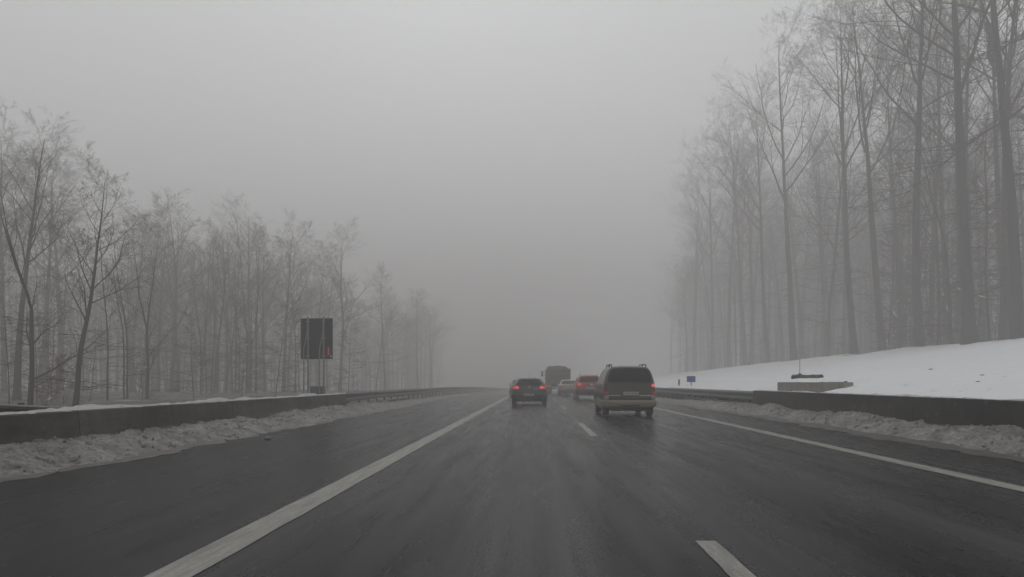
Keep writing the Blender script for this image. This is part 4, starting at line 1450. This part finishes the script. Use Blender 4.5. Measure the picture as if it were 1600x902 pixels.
GL = 'bare trees at the front of the left wood'
for (px_, D, kd, H, Wd, ln, rz, lb) in [
    (7, 40, 'M0', 1.25, 1.15, 0.02, 0.3, 'leftmost thick pale trunk, cut by the left picture edge'),
    (26, 34, 'A1', 0.66, 0.76, 0.02, 1.0, 'thick straight bare tree, second trunk from the left picture edge'),
    (46, 28, 'F1', 0.88, 0.9, 0.05, 2.2, 'dark nearby bare tree with a low fork and crooked snowy side branches, far left'),
    (92, 46, 'A2', 0.75, 0.95, 0.01, 0.8, 'pale thick trunk standing behind the rusty saplings at far left'),
    (87, 44, 'S0', 1.35, 1.2, 0.02, 0.0, 'thin stem touching the pale thick trunk at far left'),
    (119, 29, 'M3', 0.82, 0.92, 0.07, 1.1, 'dark bare tree leaning right, tallest spreading crown of the left foreground'),
    (167, 33, 'S1', 1.05, 1.0, -0.02, 2.0, 'slender wavy stem right of the dark leaning tree'),
    (193, 34, 'S2', 0.95, 0.9, -0.13, 2.8, 'slender stem leaning left towards the wavy stem'),
    (201, 36, 'S0', 1.2, 1.0, 0.01, 4.0, 'slender upright stem just right of the left-leaning stem'),
    (209, 50, 'M3', 1.05, 1.2, 0.01, 0.2, 'pale trunk close behind the slender upright stem'),
    (230, 36, 'F2', 0.80, 0.78, 0.02, 1.2, 'dark bare tree forking into a clear Y at mid height, left wood'),
    (246, 47, 'M2', 0.95, 0.9, 0.02, 3.0, 'greyish trunk just right of the Y forked tree'),
    (267, 46, 'M0', 1.0, 1.15, 0.015, 1.9, 'thick greyish trunk, left one of a close pair in the left wood'),
    (278, 48, 'M1', 0.92, 1.0, 0.0, 4.4, 'greyish trunk, right one of a close pair in the left wood'),
    (390, 41, 'F0', 0.62, 0.6, 0.02, 0.4, 'small tree branching low in a V, right of the clump of slender stems'),
    (400, 42, 'M3', 0.78, 0.55, 0.03, 5.0, 'slim dark straight tree right of the low V shaped tree'),
    (413, 52, 'M2', 0.95, 0.8, 0.0, 2.5, 'faint trunk between slim dark tree and snow flecked trunk'),
    (443, 49, 'M0', 0.95, 1.05, 0.015, 3.6, 'thick snow flecked trunk left of the dark sign'),
    (461, 44, 'S1', 1.25, 1.0, 0.0, 1.4, 'slender dark stem directly left of the dark sign'),
    (498, 58, 'M1', 0.95, 1.0, 0.0, 0.9, 'pale trunk seen between the posts of the dark sign'),
    (531, 56, 'M3', 1.05, 1.15, 0.01, 2.1, 'thick trunk directly right of the dark sign'),
    (586, 66, 'S2', 1.5, 1.3, 0.0, 3.3, 'thin dark stem beyond the end of left concrete barrier'),
    (602, 72, 'M2', 1.0, 0.9, 0.0, 1.7, 'faint straight trunk right of the thin dark stem beyond the barrier end'),
]:
    k_ = 1.25 if D < 32 else (1.5 if D < 37 else 2.0)
    D *= k_; H *= k_ * 0.8; Wd *= k_ * 0.88
    X = L_(px_, D)
    plant(kd, X, D, zl(X, D) - 0.1, H, Wd, (ln, RNG.uniform(-0.02, 0.02)), rz, lb, 'tree', GL, spread=1.35 if k_ > 1.9 else 1.15)

# clump of slender stems
for j in range(11):
    px_ = 316 + j * 6.6 + RNG.uniform(-3, 3)
    D = RNG.uniform(75, 89)
    X = L_(px_, D)
    plant('S%d' % (j % 3), X, D, zl(X, D) - 0.1, RNG.uniform(1.6, 2.1), RNG.uniform(1.6, 2.3), (RNG.uniform(-0.06, 0.06), RNG.uniform(-0.03, 0.03)), RNG.uniform(0, 6),
          'slender bare stem, %s from the left in the close clump left of the dark sign' % ('first', 'second', 'third', 'fourth', 'fifth', 'sixth', 'seventh', 'eighth', 'ninth', 'tenth', 'eleventh')[j], 'tree', 'clump of slender stems')

# the left wood, deeper in
cnt = 0
tries = 0
placed = []
while cnt < 165 and tries < 8000:
    tries += 1
    D = RNG.uniform(68, 300)
    X = -RNG.uniform(34, 110) if D < 160 else -RNG.uniform(26, 100)
    px_ = 838 + 1280 * X / D
    if px_ < -40 or px_ > 680 or (px_ > 590 and D < 185): continue
    if any((X - a) ** 2 + (D - b) ** 2 < (2.2 + 0.012 * D) ** 2 for a, b in placed): continue
    if (D < 112 and -X < 42) or (px_ < 20 and RNG.random() < 0.5): continue
    placed.append((X, D))
    kd = RNG.choice(['M0', 'M1', 'M2', 'M3', 'M0', 'F0', 'F1', 'F2', 'A0', 'A3', 'S0', 'S2'])
    if kd[0] == 'A':
        H = RNG.uniform(0.6, 0.75); Wd = RNG.uniform(0.75, 0.95)
    elif kd[0] == 'S':
        H = RNG.uniform(1.0, 1.5); Wd = RNG.uniform(0.9, 1.4)
    else:
        H = RNG.uniform(0.9, 1.2); Wd = RNG.uniform(0.9, 1.2)
    H *= 1.6; Wd *= 1.8
    plant(kd, X, D, zl(X, D) - 0.15, H, Wd, (RNG.uniform(-0.04, 0.05), RNG.uniform(-0.03, 0.03)), RNG.uniform(0, 6.28),
          'bare tree half lost in fog, deeper in the left wood', 'tree', 'foggy trees deeper in the left wood', spread=1.4)
    DEEP.append((LAST[0], px_, D, -1))
    cnt += 1

GR = 'tall trees at the front of the right wood'
for (px_, D, kd, H, Wd, ln, rz, lb) in [
    (1592, 28.5, 'A0', 1.05, 1.05, -0.02, 0.4, 'very dark thick trunk at the right picture edge'),
    (1513, 30.5, 'A1', 1.08, 1.15, -0.085, 1.7, 'thickest dark leaning trunk in the right foreground'),
    (1572, 33, 'A4', 1.04, 0.9, -0.03, 5.5, 'dark trunk just left of the very dark trunk at the right picture edge'),
    (1457, 44, 'A3', 1.03, 0.85, -0.03, 2.4, 'grey trunk between the third big trunk and the mid thin trunk, right wood'),
    (1409, 47, 'A0', 1.02, 0.85, -0.03, 0.2, 'grey trunk between the narrow forked tree and the third big trunk, right wood'),
    (1546, 34, 'S1', 1.5, 1.6, -0.11, 2.2, 'thin crooked stem between the two darkest trunks on the right'),
    (1491, 33, 'S0', 1.5, 1.5, -0.06, 3.3, 'thin dark stem hugging the left side of the thickest leaning trunk'),
    (1470, 40, 'M2', 1.25, 0.9, -0.05, 5.1, 'mid thin trunk left of the thickest leaning trunk'),
    (1437, 36, 'A2', 1.08, 0.98, -0.04, 2.9, 'thick upright dark trunk, third big one from the right edge'),
    (1379, 41, 'A4', 1.02, 0.92, -0.07, 0.7, 'big tree whose stem splits into narrow upright forks, right wood'),
    (1336, 43, 'A3', 1.05, 0.92, -0.055, 4.1, 'tall dark slim trunk standing clear at the crest above the pipe gear'),
    (1293, 51, 'M1', 1.40, 1.05, -0.05, 1.3, 'slimmer leaning trunk left of the tall dark clear trunk'),
    (1241, 52, 'A1', 1.02, 0.98, -0.065, 5.2, 'tall tree with broad fan crown, standing above the retaining wall'),
    (1199, 62, 'A0', 1.0, 0.85, -0.05, 2.6, 'faint slightly curved trunk left of the fan crowned tree'),
    (1165, 70, 'A4', 1.08, 0.95, -0.04, 0.9, 'faint thin trunk above the snow crest, second of the fading ones'),
    (1112, 84, 'A3', 1.1, 0.95, -0.03, 1.2, 'ghostly faint trunk just right of the blue sign, in the fading right wood'),
    (1086, 92, 'A0', 1.1, 0.95, -0.02, 4.2, 'last ghostly trunk of the right wood, above the marker post'),
    (1140, 76, 'A2', 1.1, 0.95, -0.03, 3.9, 'very faint trunk where the right wood fades above the blue sign'),
]:
    D *= 2.0; H *= 2.0 * 0.84; Wd *= 1.88; ln *= 0.75
    X = max(L_(px_, D), 32.2)
    if px_ < 1300: H *= 1.13
    plant(kd, X, D, zr(X, D) - 0.15, H, Wd, (ln, RNG.uniform(-0.02, 0.02)), rz, lb, 'tree', GR, spread=1.4)

cnt = 0
tries = 0
placed = []
while cnt < 145 and tries < 6000:
    tries += 1
    D = RNG.uniform(60, 300)
    X = RNG.uniform(35, 115)
    px_ = 838 + 1280 * X / D
    if px_ > 1640 or px_ < 1045: continue
    if D < 120 and X < 40.5: continue
    if any((X - a) ** 2 + (D - b) ** 2 < (2.6 + 0.012 * D) ** 2 for a, b in placed): continue
    placed.append((X, D))
    kd = RNG.choice(['A0', 'A1', 'A2', 'A3', 'A4', 'M0', 'M2'])
    H = RNG.uniform(0.88, 1.08) * (1.0 if kd[0] == 'A' else 1.35)
    plant(kd, X, D, zr(X, D) - 0.2, H * 1.66, RNG.uniform(1.4, 1.95), (RNG.uniform(-0.07, 0.01), RNG.uniform(-0.03, 0.03)), RNG.uniform(0, 6.28),
          'tall bare tree half lost in fog, deeper in the right wood', 'tree', 'foggy trees deeper in the right wood', spread=1.3)
    DEEP.append((LAST[0], px_, D, 1))
    cnt += 1

# every deeper tree is named by the front tree it stands behind and how many rows back
ORD = ['first', 'second', 'third', 'fourth', 'fifth', 'sixth', 'seventh', 'eighth', 'ninth', 'tenth', 'eleventh', 'twelfth', 'thirteenth', 'fourteenth', 'fifteenth',
       'sixteenth', 'seventeenth', 'eighteenth', 'nineteenth', 'twentieth', 'twenty-first', 'twenty-second', 'twenty-third', 'twenty-fourth', 'twenty-fifth', 'twenty-sixth', 'twenty-seventh', 'twenty-eighth', 'twenty-ninth', 'thirtieth', 'thirty-first', 'thirty-second']
MARKS = {-1: [(10, 'left picture edge'), (46, 'low forked dark tree'), (119, 'dark leaning tree'), (180, 'slender wavy stem'), (230, 'Y forked tree'), (272, 'close pair of greyish trunks'),
              (350, 'clump of slender stems'), (400, 'slim dark tree and low V tree'), (443, 'snow flecked trunk'), (495, 'dark road sign'), (545, 'end of the left concrete barrier'),
              (600, 'near stretch of left guardrail'), (640, 'middle of left guardrail'), (690, 'far stretch of left guardrail'), (740, 'fading end of left guardrail')],
         1: [(1050, 'marker post'), (1085, 'blue sign'), (1140, 'right guardrail end'), (1199, 'faint curved trunk'), (1241, 'fan crowned tree'), (1293, 'slimmer leaning trunk'),
             (1336, 'tall dark clear trunk'), (1379, 'narrow forked big tree'), (1437, 'third big trunk from right'), (1480, 'mid thin trunk'), (1513, 'thickest leaning trunk'), (1550, 'thin crooked stem'), (1592, 'dark trunk at right edge')]}
bins = {}
for o, px_, D, side in DEEP:
    mk = min(MARKS[side], key=lambda q: abs(q[0] - px_))
    bins.setdefault((side, mk[1]), []).append((D, o))
for (side, mk), lst in bins.items():
    lst.sort(key=lambda q: q[0])
    for i_, (D, o) in enumerate(lst):
        o['label'] = 'fog-dimmed bare %s, %s one back behind the %s' % ('tree' if side < 0 else 'tall tree', ORD[min(i_, 31)], mk)

# the rest of the wood, one grey mass behind
def far_wood(name, side, label, seed, n, Hr):
    rng_ = np.random.default_rng(seed)
    sg = []
    k_ = 0
    while k_ < n:
        D = rng_.uniform(85, 340)
        X = rng_.uniform(48, 160) if D < 200 else rng_.uniform(34, 160)
        px_ = 838 + side * 1280 * X / D
        if px_ < -60 or px_ > 1660 or 690 < px_ < 838: continue
        if side > 0 and px_ < 1070: continue
        X *= side
        z0 = (zl if side < 0 else zr)(X, D) - 0.3
        H = rng_.uniform(*Hr)
        tr = limb_pts(rng_, np.array([X, D, z0]), np.array([rng_.normal(0, 0.03), rng_.normal(0, 0.03), 1.0]), H, 6, 0.02, 0.02)
        r_ = H * rng_.uniform(0.008, 0.0125)
        for a in range(6):
            sg.append((tr[a], tr[a + 1], r_ * (1 - a / 6.4), r_ * (1 - (a + 1) / 6.4)))
        for _ in range(16):
            t = rng_.uniform(0.35, 0.98) * 6
            a = min(int(t), 5)
            p = tr[a] + (tr[a + 1] - tr[a]) * (t - a)
            L = H * rng_.uniform(0.12, 0.26)
            q = limb_pts(rng_, p, side_dir(rng_, np.array([0, 0, 1.0]), R(rng_.uniform(25, 65))), L, 3, 0.1, 0.06)
            for b in range(3):
                sg.append((q[b], q[b + 1], 0.05 * (1 - b / 3.3), 0.05 * (1 - (b + 1) / 3.3)))
            for _ in range(5):
                b = rng_.integers(0, 3)
                q2 = limb_pts(rng_, q[b] * 0.5 + q[b + 1] * 0.5, side_dir(rng_, unit(q[b + 1] - q[b]), R(rng_.uniform(25, 55))), L * rng_.uniform(0.25, 0.5), 1, 0.1, 0.05)
                sg.append((q2[0], q2[1], 0.022, 0.008))
        k_ += 1
    v, f = frusta(sg, 3)
    tag(mesh_obj(name, v, f, M['twig']), label, 'wood', None, 'stuff')


far_wood('distant_wood', -1, 'grey mass of bare trees far back in the left wood', 901, 460, (15, 21))
far_wood('distant_wood', 1, 'grey mass of bare trees far back in the right wood', 902, 430, (24, 34))

# understorey
for j, (px_, D, kd, H, Wd, lb) in enumerate([
    (58, 31, 'P0', 0.62, 0.75, 'rusty leaved sapling right of the low forked tree at far left'),
    (80, 33, 'P1', 0.85, 0.8, 'thin beech sapling with flat side twigs before the pale thick trunk'),
    (72, 28, 'B0', 0.85, 0.9, 'low snow dusted bush behind the barrier, leftmost'),
    (100, 30, 'B1', 0.75, 0.9, 'low snow dusted bush left of the dark leaning tree'),
    (140, 34, 'P2', 0.55, 0.7, 'small sapling with reddish leaves right of the dark leaning tree'),
    (222, 35, 'B1', 0.8, 0.7, 'low twiggy bush at the foot of the Y forked tree'),
    (303, 37, 'P1', 0.75, 0.75, 'twiggy sapling left of the slender stem clump'),
    (378, 40, 'P0', 0.62, 0.7, 'reddish sapling at the right of the slender stem clump'),
    (430, 42, 'P2', 0.95, 0.9, 'thin sapling with flat twigs left of the snow flecked trunk'),
    (545, 50, 'P1', 0.9, 0.9, 'thin snow dusted sapling right of the dark sign'),
    (14, 30, 'P2', 0.9, 0.85, 'flat twigged sapling close to the left picture edge'),
]):
    D *= 1.35; H *= 1.3; Wd *= 1.25
    X = L_(px_, D)
    nm = 'bush' if kd[0] == 'B' else 'sapling'
    plant(kd, X, D, zl(X, D) - 0.05, H, Wd, (RNG.uniform(-0.05, 0.05), 0), RNG.uniform(0, 6), lb, nm, 'undergrowth of the left wood', nm)
for j in range(16):
    px_ = 25 + j * 28.5 + RNG.uniform(-10, 10); D = RNG.uniform(75, 115)
    X = L_(px_, D)
    plant('P%d' % (j % 3), X, D, zl(X, D) - 0.05, RNG.uniform(0.9, 1.6), RNG.uniform(0.9, 1.3), (RNG.uniform(-0.05, 0.05), 0), RNG.uniform(0, 6),
          'thin feathery sapling, %s from the left among those deeper in the left wood' % ORD[j], 'sapling', 'feathery saplings in the left wood', 'sapling')
for j, (px_, lb) in enumerate([(1105, 'blue sign'), (1128, 'guardrail end'), (1172, 'barrier end'), (1210, 'retaining wall left end'), (1262, 'pipe gear'), (1318, 'retaining wall right end'), (1388, 'narrow forked big tree'), (1455, 'third big trunk from right')]):
    X = 33.2 + 0.5 * (j % 3); D = X * 1280 / (px_ - 838)
    plant('B%d' % (j % 2), X, D, zr(X, D) - 0.1, RNG.uniform(0.7, 1.2), RNG.uniform(1.2, 1.8), (0, 0), RNG.uniform(0, 6), 'low snow dusted brush on the slope crest above the %s' % lb, 'bush', 'brush along the crest', 'bush')
for j in range(22):
    px_ = 1372 + j * 10.5 + RNG.uniform(-4, 4); D = RNG.uniform(62, 95)
    X = L_(px_, D)
    if X < 34.2: X = 34.2 + RNG.random() * 4
    plant('P%d' % (j % 3), X, D, zr(X, D) - 0.1, RNG.uniform(1.7, 3.4), RNG.uniform(1.6, 2.4), (RNG.uniform(-0.05, 0.05), 0), RNG.uniform(0, 6),
          'feathery level-twigged sapling, %s from the left among the big right trunks' % ORD[j], 'sapling', 'feathery saplings in the right wood', 'sapling')

# the tree just outside the frame whose snowy limbs reach in from the right
def near_tree():
    r = empty('overhanging_tree', (39.2, 55.0, zr(39.2, 55.0) - 0.2))
    r.scale = (2.0, 2.0, 1.82)
    tag(r, 'tree at the right edge whose drooping snow-lined limbs reach across the trunks', 'tree')
    rng_ = np.random.default_rng(77)
    base = np.array(r.location)
    tr = limb_pts(rng_, np.array([0, 0, -0.3]), np.array([0.0, 0, 1.0]), 20, 12, 0.02, 0.02)
    MB().tube(tr, [0.30] + [0.24 * (1 - 0.9 * i / 12) for i in range(1, 13)], 10).build('trunk', M['bark'], r, True, 60)
    sg = []
    lim = [  # start height, end point offset (x, y, z)
        (15.0, (-4.6, -0.6, -1.4), 0.055, True), (12.0, (-4.3, 0.8, -1.3), 0.06, True), (13.3, (-3.4, -1.0, -2.6), 0.05, False),
        (10.6, (-6.6, 1.0, -5.2), 0.065, False), (9.0, (-3.6, -0.8, -1.2), 0.045, False), (16.2, (-5.0, 1.2, 0.4), 0.05, False), (7.2, (-2.8, 0.6, -0.9), 0.04, True), (14.0, (3.5, 1.0, 0.5), 0.05, False), (11.0, (3.0, -2.0, 0.4), 0.05, False), (17.0, (1.0, 3.0, 1.5), 0.05, False)]
    for h, e, rad_, sno in lim:
        t = (h + 0.3) / 20 * 12
        i0 = min(int(t), 11)
        p0 = tr[i0] + (tr[i0 + 1] - tr[i0]) * (t - i0)
        e = np.array(e)
        n_ = 9
        pts = []
        for q in range(n_ + 1):
            u = q / n_
            p = p0 + e * u + np.array([0, 0, 0.9 * math.sin(u * math.pi) * 0.35]) + rng_.normal(0, 0.06, 3) * (u > 0)
            pts.append(p)
        for q in range(n_):
            sg.append((pts[q], pts[q + 1], rad_ * (1 - 0.85 * q / n_), rad_ * (1 - 0.85 * (q + 1) / n_)))
        if sno:
            MB().tube([p + np.array([0, 0, 0.045]) for p in pts[1:6]], [0.012, 0.04, 0.045, 0.035, 0.01], 6).build('branch_snow', M['twigsnow'], r, True, 60)
        Ltot = np.linalg.norm(e)
        for q in range(16):
            u = rng_.uniform(0.2, 0.98) * n_
            k0 = min(int(u), n_ - 1)
            pp = pts[k0] + (pts[k0 + 1] - pts[k0]) * (u - k0)
            dd = side_dir(rng_, unit(e), R(rng_.uniform(20, 50))) * np.array([1, 1, 0.5])
            tw = limb_pts(rng_, pp, dd, Ltot * rng_.uniform(0.12, 0.34), 5, 0.12, -0.01)
            for a in range(5):
                sg.append((tw[a], tw[a + 1], 0.014 * (1 - a / 6), 0.014 * (1 - (a + 1) / 6)))
            for _ in range(7):
                a = rng_.integers(1, 5)
                t2 = limb_pts(rng_, tw[a], side_dir(rng_, unit(tw[a] - tw[a - 1]), R(rng_.uniform(25, 50))), Ltot * rng_.uniform(0.04, 0.12), 2, 0.12, 0.0)
                sg.append((t2[0], t2[1], 0.007, 0.006)); sg.append((t2[1], t2[2], 0.006, 0.004))
    v, f = frusta(sg, 5)
    mesh_obj('crown', v, f, M['twig'], r)


near_tree()

# ------------------------------------------------------------------ the fog
hz = MB().box(-345, 345, -75, 475, -6.5, 55.5).build('haze', None)
hz['kind'] = 'stuff'
m = bpy.data.materials.new('haze')
m.use_nodes = True
nt = m.node_tree
nt.nodes.clear()
out = nt.nodes.new('ShaderNodeOutputMaterial')
pv = nt.nodes.new('ShaderNodeVolumePrincipled')
pv.inputs['Color'].default_value = (0.80, 0.783, 0.778, 1)
pv.inputs['Density'].default_value = HAZE_DENSITY
pv.inputs['Anisotropy'].default_value = 0.36
nt.links.new(pv.outputs[0], out.inputs['Volume'])
hz.data.materials.append(m)
